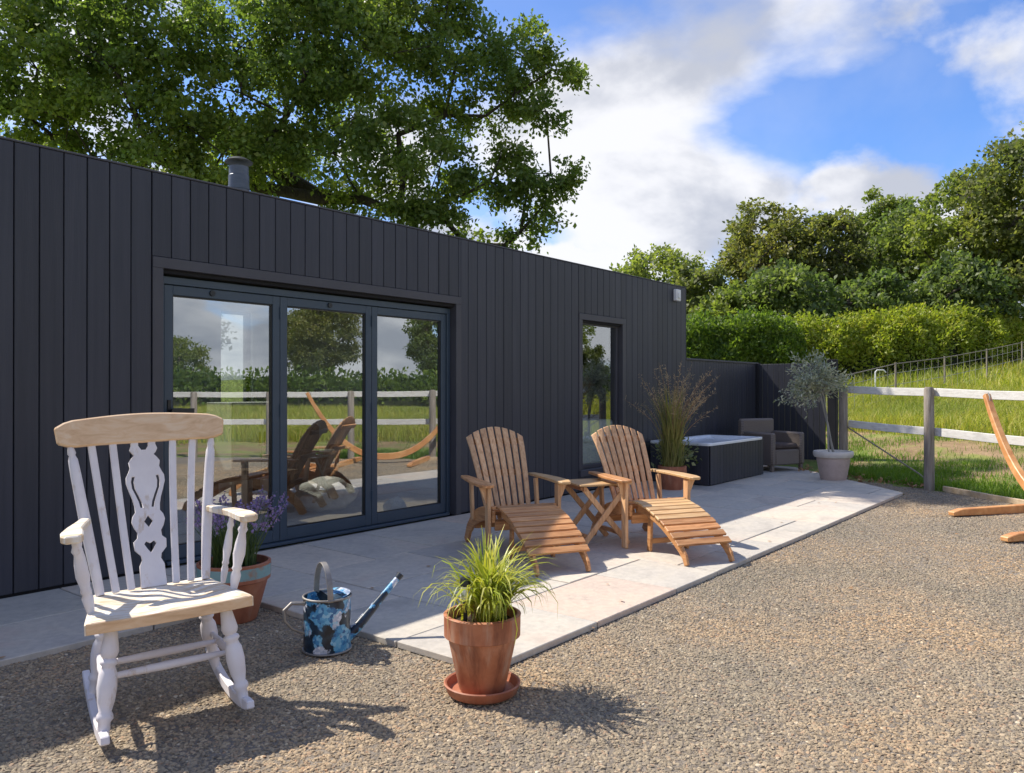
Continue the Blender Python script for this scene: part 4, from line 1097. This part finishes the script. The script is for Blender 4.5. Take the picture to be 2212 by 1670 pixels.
# ------------------------------------------------------------------ tall grass pot, shrub pot, olive pot
tg = empty('potted_tall_grass', (9.12, -.72, 0), 0, 'brown pot of tall feathery grass beside the narrow window', 'potted plant')
MB().lathe(pot_profile(.13, .18, .30, .06, .010), 32).build('pot', M['terra2'], tg, smooth=True)
MB().lathe([(0, 0), (.155, 0)], 24, (0, 0, .26)).build('soil', M['soil'], tg)
V, F = strap_leaves(330, .1, .5, 1.15, .012, (.08, .5), rg, base=(0, 0, .25), seg=8, stiff=1.1)
V2, F2 = strap_leaves(120, .13, .3, .7, .012, (.4, 1.2), rg, base=(0, 0, .25), seg=8)
F = F + [tuple(i + len(V) for i in f) for f in F2]; V = V + V2
link('leaves', npmesh('leaves', [tuple(v) for v in V], F, None, True), M['tallgrass'], tg)
Cs, m_ = [], MB()
for i in range(46):
    a, r = r_.uniform(0, 6.28), r_.uniform(.05, .72) ** 1.2
    H = r_.uniform(1.1, 1.72)
    pts = [np.array([r * math.cos(a) * w ** 2, r * math.sin(a) * w ** 2, .27 + (H - .27) * (w - .12 * r * w ** 4)]) for w in np.linspace(0, 1, 7)]
    m_.tube([tuple(p) for p in pts], [.003] * 5 + [.002, .001], 4)
    for q in range(34):
        w = r_.uniform(.68, 1.0)
        j = min(5, int(w * 6)); p = pts[j] + (pts[j + 1] - pts[j]) * (w * 6 - j)
        Cs.append(p + r_.normal(size=3) * .012)
m_.build('stems', M['drystem'], tg)
Cs = np.array(Cs); V, F = leaf_arrays(Cs, r_.uniform(.03, .06, len(Cs)), r_, aspect=.16, droop=-.8)
link('plumes', npmesh('plumes', V, F), M['plume'], tg)

sh = empty('potted_shrub', (9.42, -.62, 0), 0, 'small pot of variegated leaves against the hot tub end', 'potted plant')
MB().lathe(pot_profile(.10, .14, .22, .05, .008), 28).build('pot', M['terra2'], sh, smooth=True)
MB().lathe([(0, 0), (.115, 0)], 20, (0, 0, .18)).build('soil', M['soil'], sh)
C = r_.normal(size=(260, 3)) * np.array([.12, .12, .12]) + np.array([0, 0, .42])
V, F = leaf_arrays(C, r_.uniform(.05, .1, len(C)), r_, aspect=.5)
link('leaves', npmesh('leaves', V, F), M['varieg'], sh)
m_ = MB()
for i in range(14): m_.tube([(0, 0, .18), tuple(C[i] * .5 + np.array([0, 0, .15])), tuple(C[i])], .004, 4)
m_.build('stems', M['oliveb'], sh)

ol = empty('potted_olive_tree', (11.55, -1.98, -.02), 0, 'silvery olive tree in a pale pink pot by the fence end', 'potted tree')
MB().lathe([(0, 0), (.165, 0), (.17, .01), (.225, .30), (.21, .31)], 44).build('pot', M['pinkpot'], ol, smooth=True)
MB().lathe([(.215, .33), (.25, .335), (.268, .36), (.27, .40), (.262, .42), (.235, .42), (.225, .37), (0, .37)], 44).build('pot_rim', M['palerim'], ol, smooth=True)
MB().lathe([(.2, .295), (.222, .30), (.222, .335), (.2, .335)], 44).build('pot_groove', M['pinkpot'], ol, smooth=True)
stem = MB()
tipA = Vector((-.1, .16, 1.25))
stem.tube([(.03, 0, .36), (-.01, .03, .55), (-.06, .06, .8), (-.08, .11, 1.05), tipA], [.02, .018, .017, .016, .014], 10)
stem.tube([(-.06, .04, .36), (-.07, .05, .6), (-.08, .06, .9), (-.1, .1, 1.2)], [.012, .011, .010, .008], 8)
Cs, outs = [], []
for i in range(58):
    dv = unit(r_.normal(size=(1, 3)))[0]
    if i < 42: tip = np.array([-.15, .22, 1.5]) + dv * np.array([.44, .44, .42]) * r_.uniform(.55, 1.0)
    elif i < 50: tip = np.array([-.33, .42, 1.12]) + dv * np.array([.2, .2, .18])
    else: tip = np.array([.16, -.14, 1.40]) + dv * np.array([.15, .15, .1])
    b0 = np.array(tipA) + np.array([0, 0, r_.uniform(-.15, .3)])
    mid = (b0 + tip) / 2 + r_.normal(size=3) * .04
    stem.tube([tuple(b0), tuple(mid), tuple(tip)], [.007, .005, .002], 4)
    for q in range(46):
        w = r_.uniform(.3, 1.05)
        p = mid + (tip - mid) * (w * 2 - 1) if w > .5 else b0 + (mid - b0) * w * 2
        Cs.append(p + r_.normal(size=3) * .03); outs.append(unit((tip - b0)[None])[0])
stem.build('trunk', M['oliveb'], ol, smooth=True)
Cs = np.array(Cs); V, F = leaf_arrays(Cs, r_.uniform(.04, .075, len(Cs)), r_, np.array(outs), aspect=.34, droop=.2)
link('crown', npmesh('crown', V, F), M['olive'], ol)

# ------------------------------------------------------------------ post and rail fence
pr = empty('post_and_rail_fence', (12.0, -2.0, -.05), 0, 'weathered post and rail fence between gravel yard and meadow', 'fence')
class PB(MB):
    def build(s, name, mat, parent=None, **kw):
        s.v = [(p[0] - 12, p[1] + 2, p[2] + .05) for p in s.v]
        return MB.build(s, name, mat, parent, **kw)
posts = [(12.02, -1.98), (11.36, -3.24), (10.42, -4.62), (9.6, -5.95), (8.75, -7.3), (7.95, -8.6), (7.1, -9.95), (6.3, -11.25)]
pz = [1.30, 1.30, 1.26, 1.24, 1.22, 1.22, 1.22, 1.22]
for i, (x, y) in enumerate(posts):
    m_ = PB()
    h = pz[i]
    m_.tube([(x, y, -.08), (x + .004, y, .4), (x - .003, y, h - .03), (x, y, h)], [.066, .063, .061, .05], 18)
    m_.build('post', M['post'], pr, smooth=True, angle=30)
rz1 = [1.27, 1.235, 1.19, 1.18, 1.17, 1.17, 1.17, 1.17]
rz2 = [.77, .72, .67, .66, .65, .65, .65, .65]
for i in range(len(posts) - 1):
    a, b = Vector(posts[i] + (0,)), Vector(posts[i + 1] + (0,))
    dv = (b - a).normalized(); nrm = Vector((0.848, -.53, 0)) * .082
    for rz in (rz1, rz2):
        p, q = a + nrm, b + nrm
        p = p + dv * (.06 if i else .02); q = q + dv * .05
        p.z, q.z = rz[i], rz[i + 1]
        md = p.lerp(q, .5) + Vector((0, 0, -.008))
        PB().sweep([p, md, q], .052, .018, (0, 0, 1)).build('rail', M['rail'], pr, bevel=.004)
PB().tube([(12.0, -2.05, .72), (11.92, -3.0, .12), (11.9, -3.15, .0)], .011, 6).build('brace_wire', M['post'], pr, smooth=True)
eb = MB().sweep([(11.30, -3.42, .005), (10.78, -4.05, -.005), (10.3, -4.7, -.01)], .035, .02, (0, 0, 1)).build('edging_board', M['plank'], None, bevel=.004)
tag(eb, 'pale timber board lying along the foot of the rail fence', 'board')

# hammock stand
hs = empty('hammock_stand', (9.5, -4.75, -.03), 0, 'orange wooden arc hammock stand at the right edge', 'hammock stand')
u_ = Vector((.8, .6, 0)).normalized(); sd_ = Vector((-u_.y, u_.x, 0))
org = Vector((9.96, -4.42, 0)) - Vector((9.5, -4.75, 0))
arc = []
for q in range(25):
    s = -2.0 + 2.7 * q / 24
    w = (s + .65) / 1.35
    arc.append(org + u_ * s + Vector((0, 0, .115 + 1.13 * abs(w) ** 2.3)))
MB().sweep(arc, .035, [.03 + .028 * (1 - abs(q / 12 - 1) ** 1.5) for q in range(25)], sd_).build('arc_beam', M['hamwood'], hs, bevel=.008)
bd = Vector((.84, -.54, 0)).normalized()
for st0, hl0, hl1 in ((.0, 1.0, .7), (-1.28, 1.28, .7)):
    cc = org + u_ * st0
    a = cc - bd * hl0 + Vector((0, 0, .03)); b = cc + bd * hl1 + Vector((0, 0, .03))
    MB().sweep([a, a + bd * .12 + Vector((0, 0, .012)), cc + Vector((0, 0, .035)), b - bd * .12 + Vector((0, 0, .012)), b], .04, [.02, .034, .045, .034, .02], (.54, .84, 0)).build('foot_beam', M['hamwood'], hs, bevel=.006)
tp = arc[-1]
MB().tube([tp + Vector((-.03, -.02, .02)), tp + Vector((-.05, -.04, -.02)), tp + Vector((-.055, -.04, -.08)), tp + Vector((-.04, -.03, -.1))], .008, 8).build('hook', M['wire'], hs, smooth=True)
tp = arc[0]
MB().tube([tp + Vector((.03, .02, .02)), tp + Vector((.05, .04, -.02)), tp + Vector((.055, .04, -.08)), tp + Vector((.04, .03, -.1))], .008, 8).build('hook', M['wire'], hs, smooth=True)

# wire stock fence in the meadow
wp = [(16.2, .9), (19.2, .25), (22.2, -.35), (25.2, -.95), (28.4, -1.55), (31.5, -2.15), (35, -2.9)]
wf_ = empty('wire_fence', (16.2, .9, float(terr(16.2, .9))), 0, 'wire stock fence with thin posts climbing the meadow', 'fence')
class WB(MB):
    def build(s, name, mat, parent=None, **kw):
        z_ = float(terr(16.2, .9)); s.v = [(p[0] - 16.2, p[1] - .9, p[2] - z_) for p in s.v]
        return MB.build(s, name, mat, parent, **kw)
W3 = [Vector((x, y, float(terr(x, y)))) for x, y in wp]
for p in W3: WB().tube([p + Vector((0, 0, -.1)), p + Vector((0, 0, 1.08))], [.026, .024], 8).build('post', M['post'], wf_, smooth=True)
WB().tube([p + Vector((0, 0, 1.04)) for p in W3], .013, 6).build('top_rail', M['post'], wf_, smooth=True)
for hz in (.2, .5, .8): WB().tube([p + Vector((0, 0, hz)) for p in W3], .006, 4).build('wire', M['wire'], wf_)
for i in range(len(W3) - 1):
    for q in range(1, 7):
        p = W3[i].lerp(W3[i + 1], q / 7)
        WB().tube([p + Vector((0, 0, .0)), p + Vector((0, 0, 1.02))], .0035, 4).build('stay', M['wire'], wf_)
bt = empty('water_tap_post', (24.6, .75, float(terr(24.6, .75))), 0, 'pale pipe standing by the wire fence before the hedge', 'pipe')
bt.scale = (.75, .75, .78)
MB().tube([(0, 0, 0), (0, 0, .95), (.05, -.06, 1.02), (.2, -.25, 1.02), (.26, -.32, .93)], .028, 8).build('pipe', M['whitep'], bt, smooth=True)

# ------------------------------------------------------------------ grass
rg_ = np.random.default_rng(7)
def scatter(n, x0, x1, y0, y1, keep):
    P = np.stack([rg_.uniform(x0, x1, n), rg_.uniform(y0, y1, n)], 1)
    P = P[keep(P)]
    return np.concatenate([P, terr(P[:, 0], P[:, 1])[:, None]], 1)
PB_ = scatter(90000, 9.5, 19, -8, 2.5, lambda p: (yard_d(p[:, 0], p[:, 1]) > 1.0) & (yard_d(p[:, 0], p[:, 1]) < 4.6) & ((p[:, 1] < -1.5) | (p[:, 0] > 14.5)) & (np.sin(p[:, 0] * 1.9 + 1) * np.sin(p[:, 1] * 1.6) + .5 * np.sin(p[:, 0] * 4.1 + p[:, 1] * 3.3) + rg_.normal(size=len(p)) * .5 > .15))
P = scatter(150000, 9.0, 18, -8, 3, lambda p: (yard_d(p[:, 0], p[:, 1]) > .14) & (yard_d(p[:, 0], p[:, 1]) < 1.3 + .5 * np.sin(p[:, 0] * 3 + p[:, 1] * 2)) & ((p[:, 1] < -1.5) | (p[:, 0] > 14.5)))
dv_ = yard_d(P[:, 0], P[:, 1])
h = rg_.uniform(.05, .2, len(P)) * (1.15 - .45 * np.clip(dv_, 0, 1.4))
P = np.concatenate([P, PB_]); h = np.concatenate([h, rg_.uniform(.03, .13, len(PB_))])
V, F = blade_arrays(P, h, rg_.uniform(.006, .012, len(P)), .9, rg_)
tag(link('verge_grass', npmesh('verge_grass', V, F, None), M['turf']), 'short bright green grass along the foot of the rail fence', 'grass', kind='stuff')
P1 = scatter(160000, 11, 24, -12, 6, lambda p: (yard_d(p[:, 0], p[:, 1]) > 3.7 + .5 * np.sin(p[:, 0] * 1.3) + rg_.uniform(-.5, .5, len(p))) & ((p[:, 0] > 14.9) | (p[:, 1] < -2)))
P2 = scatter(110000, 24, 60, -25, 12, lambda p: p[:, 0] > 0)
P3 = scatter(60000, 2, 30, -40, -12, lambda p: yard_d(p[:, 0], p[:, 1]) > 1.0)
P = np.concatenate([P1, P2, P3])
sc_h = np.concatenate([np.full(len(P1), 1.0), np.full(len(P2), 1.35), np.full(len(P3), 1.2)])
h = rg_.uniform(.18, .46, len(P)) * sc_h
V, F = blade_arrays(P, h, rg_.uniform(.010, .02, len(P)) * sc_h ** 2, .7, rg_)
tag(link('meadow_grass', npmesh('meadow_grass', V, F, None), M['meadow']), 'tall yellow green meadow grass on the slope behind the fences', 'grass', kind='stuff')
P = scatter(500, 11.3, 13.3, -3.2, -1.2, lambda p: (yard_d(p[:, 0], p[:, 1]) > -.15) & (yard_d(p[:, 0], p[:, 1]) < .35))
P[:, 2] += .04
V, F = leaf_arrays(P, rg_.uniform(.04, .09, len(P)), rg_, aspect=.6, droop=0)
tag(link('dead_leaves', npmesh('dead_leaves', V, F, None), M['deadleaf']), 'drift of dry brown leaves behind the potted olive tree', 'leaves', kind='stuff')

# ------------------------------------------------------------------ trees
def tree(name, label, base, clumps, leaf, nleaf, tr, lmat, seed, group='trees around the garden', fork=.3, rz=0, sub=.2, lean=(0, 0), pw=.48, lo=3):
    """clumps: array (n,4) local x,y,z,r"""
    g = np.random.default_rng(seed)
    t = empty(name, base, rz, label, 'tree', group)
    C = np.array([c[:3] for c in clumps]); Rr = np.array([c[3] for c in clumps])
    top = C[:, 2].max()
    nodes = [np.array([0, 0, -.3])]; par = [-1]
    nt_ = 7
    for q in range(1, nt_ + 1):
        w = q / nt_
        nodes.append(np.array([lean[0] * w * w + .12 * math.sin(w * 5 + seed), lean[1] * w * w + .12 * math.cos(w * 4 + seed), top * (fork + .25) * w])); par.append(q - 1)
    order = np.argsort(np.linalg.norm(C - nodes[4], axis=1))
    ends = []
    for i in order:
        A_ = np.array(nodes[lo:]); dd_ = np.linalg.norm(A_ - C[i], axis=1) + .6 * np.maximum(0, A_[:, 2] - C[i][2] + .3)
        b_ = int(np.argmin(dd_)) + lo
        k_ = max(1, int(np.linalg.norm(nodes[b_] - C[i]) / 1.0))
        p0 = nodes[b_].copy(); pid = b_
        for q in range(1, k_ + 1):
            w = q / k_
            nodes.append(p0 + (C[i] - p0) * w + (g.normal(size=3) * .10 if q < k_ else 0) + np.array([0, 0, .12 * math.sin(w * math.pi)]))
            par.append(pid); pid = len(nodes) - 1
        ends.append(pid)
    cnt = np.zeros(len(nodes))
    for e in ends:
        q = e
        while q >= 0: cnt[q] += 1; q = par[q]
    mx = cnt.max(); rad = tr * (np.maximum(cnt, .6) / mx) ** pw
    m = MB()
    for q in range(1, len(nodes)):
        p = par[q]; ra = min(rad[p], rad[q] * 1.35) if p > nt_ else rad[p]
        if p == 0: ra = tr * 1.35
        m.tube([tuple(nodes[p]), tuple(nodes[q])], [ra, rad[q]], 8 if rad[q] > .08 else 5, False)
    # leaves
    Cs, outs = [], []
    for c_, r_0 in zip(C, Rr):
        ns = max(5, int(26 * r_0 * r_0))
        dv = unit(g.normal(size=(ns, 3))); rad_ = r_0 * g.uniform(.35, 1.0, (ns, 1)) ** .6
        sc = c_ + dv * rad_ * np.array([1, 1, .72])
        for q in range(min(4, ns)): m.tube([tuple(c_), tuple(sc[q])], [.022 * tr / .3, .008], 4, False)
        k_ = max(4, int(nleaf * r_0 * r_0 / ns))
        pts = np.repeat(sc, k_, 0) + g.normal(size=(ns * k_, 3)) * np.array([sub, sub, sub * .7]) * (0.7 + .5 * r_0)
        Cs.append(pts); outs.append(np.repeat(dv, k_, 0))
    m.build('trunk', M['bark'], t, smooth=True, angle=80)
    Cs = np.concatenate(Cs); outs = np.concatenate(outs)
    V, F = leaf_arrays(Cs, g.uniform(.65, 1.3, len(Cs)) * leaf, g, outs * .6, aspect=.62)
    link('crown', npmesh('crown', V, F), lmat, t)
    return t
CAMF, CAMR = np.array([.778, .628]), np.array([.628, -.778])
def at(px, py, z):
    """photo position (2212 px wide) at depth z -> world"""
    xc = (px - 1106) / 1702 * z
    p = np.array([0, -5.45]) + CAMF * z + CAMR * xc
    return np.array([p[0], p[1], 1.28 - (py - 840) / 1702 * z])
def crown(n, rx, ry, rz, cz, rmin, rmax, seed, gap=.75):
    g = np.random.default_rng(seed); out = []; tries = 0
    while len(out) < n and tries < 6000:
        tries += 1
        d = unit(g.normal(size=(1, 3)))[0] * g.uniform(.35, 1.0) ** .45
        if d[2] < -.75: continue
        taper = 1 - .25 * max(0, d[2])
        p = np.array([d[0] * rx * taper, d[1] * ry * taper, cz + d[2] * rz]); r = g.uniform(rmin, rmax)
        if all(np.linalg.norm(p - o[:3]) > gap * (r + o[3]) * .62 for o in out): out.append(np.append(p, r))
    return out
# the big tree behind the cabin
bb = at(640, 0, 14.2); base = np.array([bb[0], bb[1], -.06])
cl = []
man = [(1130, 120, 13.6, .75), (1195, 150, 13.4, .5), (1215, 175, 13.6, .38), (1060, 90, 13.9, .7), (1180, 240, 13.2, .42), (1205, 268, 13.2, .25), (1110, 205, 13.5, .6), (1050, 250, 13.6, .6),
       (1235, 365, 13.4, .27), (1190, 375, 13.4, .42), (1215, 410, 13.5, .3), (1140, 400, 13.4, .5), (1165, 455, 13.5, .4), (1125, 500, 13.6, .38), (1205, 480, 13.6, .14), (1060, 390, 13.3, .7), (1080, 340, 13.2, .45),
       (1000, 420, 13.2, .6), (940, 450, 13.0, .6), (870, 400, 12.8, .8), (950, 360, 12.9, .7), (860, 460, 13.2, .5), (780, 430, 13.4, .5), (1090, 530, 13.8, .35), (1010, 530, 13.8, .4),
       (960, 60, 13.5, .75), (985, 140, 13.2, .7), (900, 40, 13.2, .9), (960, 250, 13.6, .55), (820, 120, 12.6, .95), (860, 290, 12.8, .7), (770, 250, 12.5, .9), (720, 330, 12.6, .8), (740, 80, 12.6, .9), (640, 60, 12.4, .9), (660, 160, 12.2, .85),
       (620, 250, 12.6, .7), (560, 330, 12.6, .75), (480, 330, 12.4, .85), (400, 270, 12.2, .9), (330, 340, 12.4, .75), (290, 240, 12.2, .85), (250, 150, 12.0, .9), (350, 130, 12.2, .8), (520, 100, 12.3, .8), (420, 60, 12.2, .9), (520, 200, 12.3, .55),
       (170, 80, 12.2, .9), (80, 150, 12.2, .9), (20, 60, 12.3, .9), (150, 260, 12.3, .7), (60, 250, 12.6, .6), (200, 340, 12.6, .55), (110, 290, 12.6, .45), (-40, 200, 12.5, .8), (-60, 90, 12.5, .9), (-60, 320, 12.8, .6), (600, -40, 12.6, .95), (300, 0, 12.4, .9), (750, -30, 12.6, .95),
       (880, -60, 13, .95), (160, -40, 12.6, .95), (450, 390, 12.8, .6), (540, 400, 13.2, .5), (700, 430, 13.6, .35), (260, 385, 13, .4), (120, 330, 13, .4)]
for (px, py, z, r) in man:
    p = at(px, py, z + .0) - base; cl.append(np.append(p, r))
g_ = np.random.default_rng(31)
ctr = at(520, 40, 15.4) - base
for p in crown(30, 5.2, 3.6, 4.6, ctr[2] + .6, .7, 1.1, 17, .95):
    q = np.array([p[0] + ctr[0], p[1] + ctr[1], p[2]])
    if min(np.linalg.norm(q - c_[:3]) for c_ in cl) > .95 and q[2] > 4.8 and q @ np.append(CAMR, 0) + base @ np.append(CAMR, 0) - 4.24 < -.13 * 15: cl.append(np.append(q, p[3] * .9))
tree('oak_tree', 'large spreading broadleaf tree behind the cabin roof', tuple(base), cl, .09, 3000, .15, M['oak'], 5, fork=.22, lean=(-1.2, .3), sub=.115, pw=.58, lo=6)

# trees beyond the hedge
def far_tree(px, top, z, w, hfrac, lmat, seed, label, n=34, leaf=.20, nl=620):
    b = at(px, 840, z); b[2] = float(terr(b[0], b[1])) - .1
    ztop = 1.28 + (840 - top) / 1702 * z - b[2]
    hw = w / 1702 * z / 2
    rz = ztop * hfrac / 2
    rr = hw * .36
    cl_ = crown(n, hw * .86, hw * .86, rz * .88, ztop - rz, rr * .6, rr * 1.1, seed)
    return tree('tree', label, tuple(b), cl_, leaf, nl / max(.4, rr * rr) * .9 , .22, lmat, seed, sub=.16 * max(1, rr))
far_tree(1420, 520, 37, 250, .70, M['treeC'], 11, 'low yellow green tree just right of the cabin roof end', 30)
far_tree(1530, 545, 33, 160, .8, M['treeA'], 29, 'small dark tree between cabin corner and tall rounded trees', 26)
far_tree(1655, 428, 37, 220, .75, M['treeR'], 12, 'rounded tree with russet tint, left of the tall rounded pair', 36)
far_tree(1790, 432, 36, 210, .8, M['treeA'], 13, 'rounded dull green tree rising over the middle of the hedge', 36)
far_tree(1905, 392, 42, 150, .65, M['treeC'], 14, 'narrow fresh green treetop standing behind the darker trees', 28)
far_tree(1975, 425, 37, 230, .85, M['treeB'], 15, 'deep green tree over the right end of the hedge', 38)
far_tree(2120, 330, 33, 260, .85, M['treeC'], 16, 'tall bright green tree beside the right frame edge', 40)
far_tree(2235, 245, 31, 300, .85, M['treeA'], 18, 'tallest tree, cut off by the right frame edge', 40)
far_tree(1700, 560, 31, 260, .9, M['treeB'], 19, 'dark bushy tree directly behind the middle of the hedge', 34)
far_tree(1580, 600, 31, 170, .85, M['treeC'], 24, 'leafy light green bush behind the shaded left hedge', 28)
far_tree(1870, 590, 31, 240, .9, M['treeB'], 25, 'dark bushy tree behind the right half of the hedge', 34)
far_tree(2060, 560, 31, 240, .9, M['treeB'], 26, 'dark bushy tree behind the hedge near its right end', 34)
far_tree(60, 260, 24, 420, .8, M['treeC'], 27, 'tree behind the big tree at the left frame edge', 34, .2)
far_tree(330, 330, 27, 330, .8, M['treeA'], 28, 'small tree seen through the big tree crown above the cabin', 30, .2)

# trees on the far side of the yard, mirrored in the panes
src = [o for o in bpy.data.objects if o.name.startswith('tree') and o.parent is None]
mir = [(34, -38, 1.0, 2, 'rounded dull green tree'), (44, -37, 1.1, 5, 'deep green tree'), (52, -32, 1.1, 6, 'tall bright green tree'), (27, -45, .8, 0, 'low yellow green tree'), (39, -47, 1.1, 3, 'rounded tree'), (60, -40, 1.2, 7, 'tall dull green tree'), (48, -26, .9, 1, 'small dark tree'), (14, -52, .9, 2, 'russet rounded tree'), (56, -22, 1.0, 5, 'deep green spreading tree'), (20, -60, 1.0, 6, 'fresh green tree')]
wh = ['left of the middle pane', 'in the middle pane', 'at the right of the middle pane', 'in the left pane', 'behind the others in the middle pane', 'in the right pane', 'at the edge of the right pane', 'at the far left of the left pane', 'in the narrow window', 'deep in the left pane']
for (x, y, s, k_, nm), w_ in zip(mir, wh):
    c_ = copy_tree(src[k_ % len(src)])
    c_.location = (x, y, float(terr(x, y)) - .2); c_.scale = (s,) * 3; c_.rotation_euler = (0, 0, x * 1.3)
    c_['label'] = nm + ' across the meadow, mirrored ' + w_

# ------------------------------------------------------------------ hedge
def hedge(name, label, pts, hgt, wid, lmat, seed, n, leaf, shag):
    g = np.random.default_rng(seed)
    t = empty(name, (pts[0][0], pts[0][1], float(terr(*pts[0]))), 0, label, 'hedge', 'hedges at the meadow edge')
    P0 = np.array(pts, float); seg = np.linalg.norm(np.diff(P0, axis=0), axis=1); cum = np.concatenate([[0], np.cumsum(seg)])
    def along(s):
        x = np.interp(s, cum, P0[:, 0]); y = np.interp(s, cum, P0[:, 1])
        i = np.clip(np.searchsorted(cum, s) - 1, 0, len(seg) - 1); d = (P0[i + 1] - P0[i]) / seg[i][:, None]
        return x, y, np.stack([-d[:, 1], d[:, 0]], 1)
    def surf(s, a):
        x, y, nr = along(s)
        b1 = .05 * np.sin(s * .7 + seed) + .04 * np.sin(s * 1.9 + 1.3 * seed) + .04 * np.sin(s * 4.3 + a * 3) + .05 * np.sin(s * 2.9 + a * 5)
        et = np.clip(np.minimum(s, cum[-1] - s) / 2.2, 0, 1); et = np.sqrt(1 - (1 - et) ** 2)
        w = wid * .5 * np.sign(np.cos(a)) * np.abs(np.cos(a)) ** .75 * (1 + b1) * (.35 + .65 * et)
        z = (hgt * (1 + .6 * b1)) * np.abs(np.sin(a)) ** .7 * (.25 + .75 * et)
        return np.stack([x + nr[:, 0] * w, y + nr[:, 1] * w, terr(x, y) + z], 1)
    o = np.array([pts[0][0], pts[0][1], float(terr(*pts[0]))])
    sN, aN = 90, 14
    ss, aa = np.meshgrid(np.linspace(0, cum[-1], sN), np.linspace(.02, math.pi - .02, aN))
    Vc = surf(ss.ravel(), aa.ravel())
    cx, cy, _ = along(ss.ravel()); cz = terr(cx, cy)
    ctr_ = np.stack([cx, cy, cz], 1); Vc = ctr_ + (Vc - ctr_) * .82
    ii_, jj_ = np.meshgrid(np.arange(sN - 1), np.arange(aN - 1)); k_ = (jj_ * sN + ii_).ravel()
    link('dark_core', npmesh('dark_core', Vc - o, np.stack([k_, k_ + 1, k_ + 1 + sN, k_ + sN], 1), None, True), M['hedgecore'], t)
    s = g.uniform(0, cum[-1], n); a = np.arccos(g.uniform(-1, 1, n))
    Pp = surf(s, a); x, y, _ = along(s); cc = np.stack([x, y, terr(x, y)], 1)
    cl_ = .5 + .5 * np.sin(s * 5 + np.sin(a * 7 + s) * 2)
    Pp = cc + (Pp - cc) * (g.uniform(.8, 1.02, (n, 1)) + .05 * cl_[:, None])
    up = (np.sin(a) > .8) & (g.random(n) < .25)
    Pp[up, 2] += g.uniform(0, shag, up.sum())
    V, F = leaf_arrays(Pp - o, g.uniform(.6, 1.3, n) * leaf, g, unit(Pp - cc) * .7, aspect=.55, droop=-.2)
    link('leaves', npmesh('leaves', V, F), lmat, t)
p1, p2, p3, p4 = at(1440, 0, 29), at(1700, 0, 28), at(1990, 0, 29), at(2215, 0, 31)
hedge('hedge', 'clipped sunlit yellow green hedge above the meadow', [tuple(p2[:2] - CAMR * 1.6), tuple(p3[:2]), tuple(p4[:2])], 2.05, 3.4, M['hedge'], 3, 90000, .14, .5)
q1, q2 = at(1380, 0, 26), at(1730, 0, 27)
hedge('hedge', 'shaggy darker green hedge behind the charcoal fence', [tuple(q1[:2]), tuple(q2[:2])], 2.1, 2.8, M['hedgedark'], 9, 60000, .15, .8)

hedge('hedge', 'long dark hedge across the meadow, mirrored in the glass doors', [(12, -47), (26, -41), (38, -34), (48, -24), (54, -10)], 1.9, 2.6, M['hedgedark'], 5, 26000, .34, .8)

# a few fallen leaves blown over the yard
P = np.stack([rg_.uniform(.5, 11, 80), rg_.uniform(-6.5, -.4, 80), np.zeros(80)], 1)
ok_ = np.array([yard_d(p[0], p[1]) < -.2 for p in P]); P = P[ok_]
P[:, 2] = [.006 if in_patio(p[0], p[1]) else -.012 for p in P]
a_ = rg_.uniform(0, 6.28, len(P)); d_ = np.stack([np.cos(a_), np.sin(a_), rg_.uniform(-.1, .25, len(P))], 1); s2 = np.stack([-np.sin(a_), np.cos(a_), rg_.uniform(-.2, .2, len(P))], 1)
L_ = rg_.uniform(.02, .05, len(P))[:, None]
V = np.stack([P, P + d_ * L_ * .5 + s2 * L_ * .28, P + d_ * L_, P + d_ * L_ * .5 - s2 * L_ * .28], 1).reshape(-1, 3); V[:, 2] = np.maximum(V[:, 2], np.repeat(P[:, 2], 4))
tag(link('fallen_leaves', npmesh('fallen_leaves', V, np.arange(len(V)).reshape(-1, 4)), M['deadleaf']), 'few small dry leaves scattered over gravel and paving', 'leaves', kind='stuff')
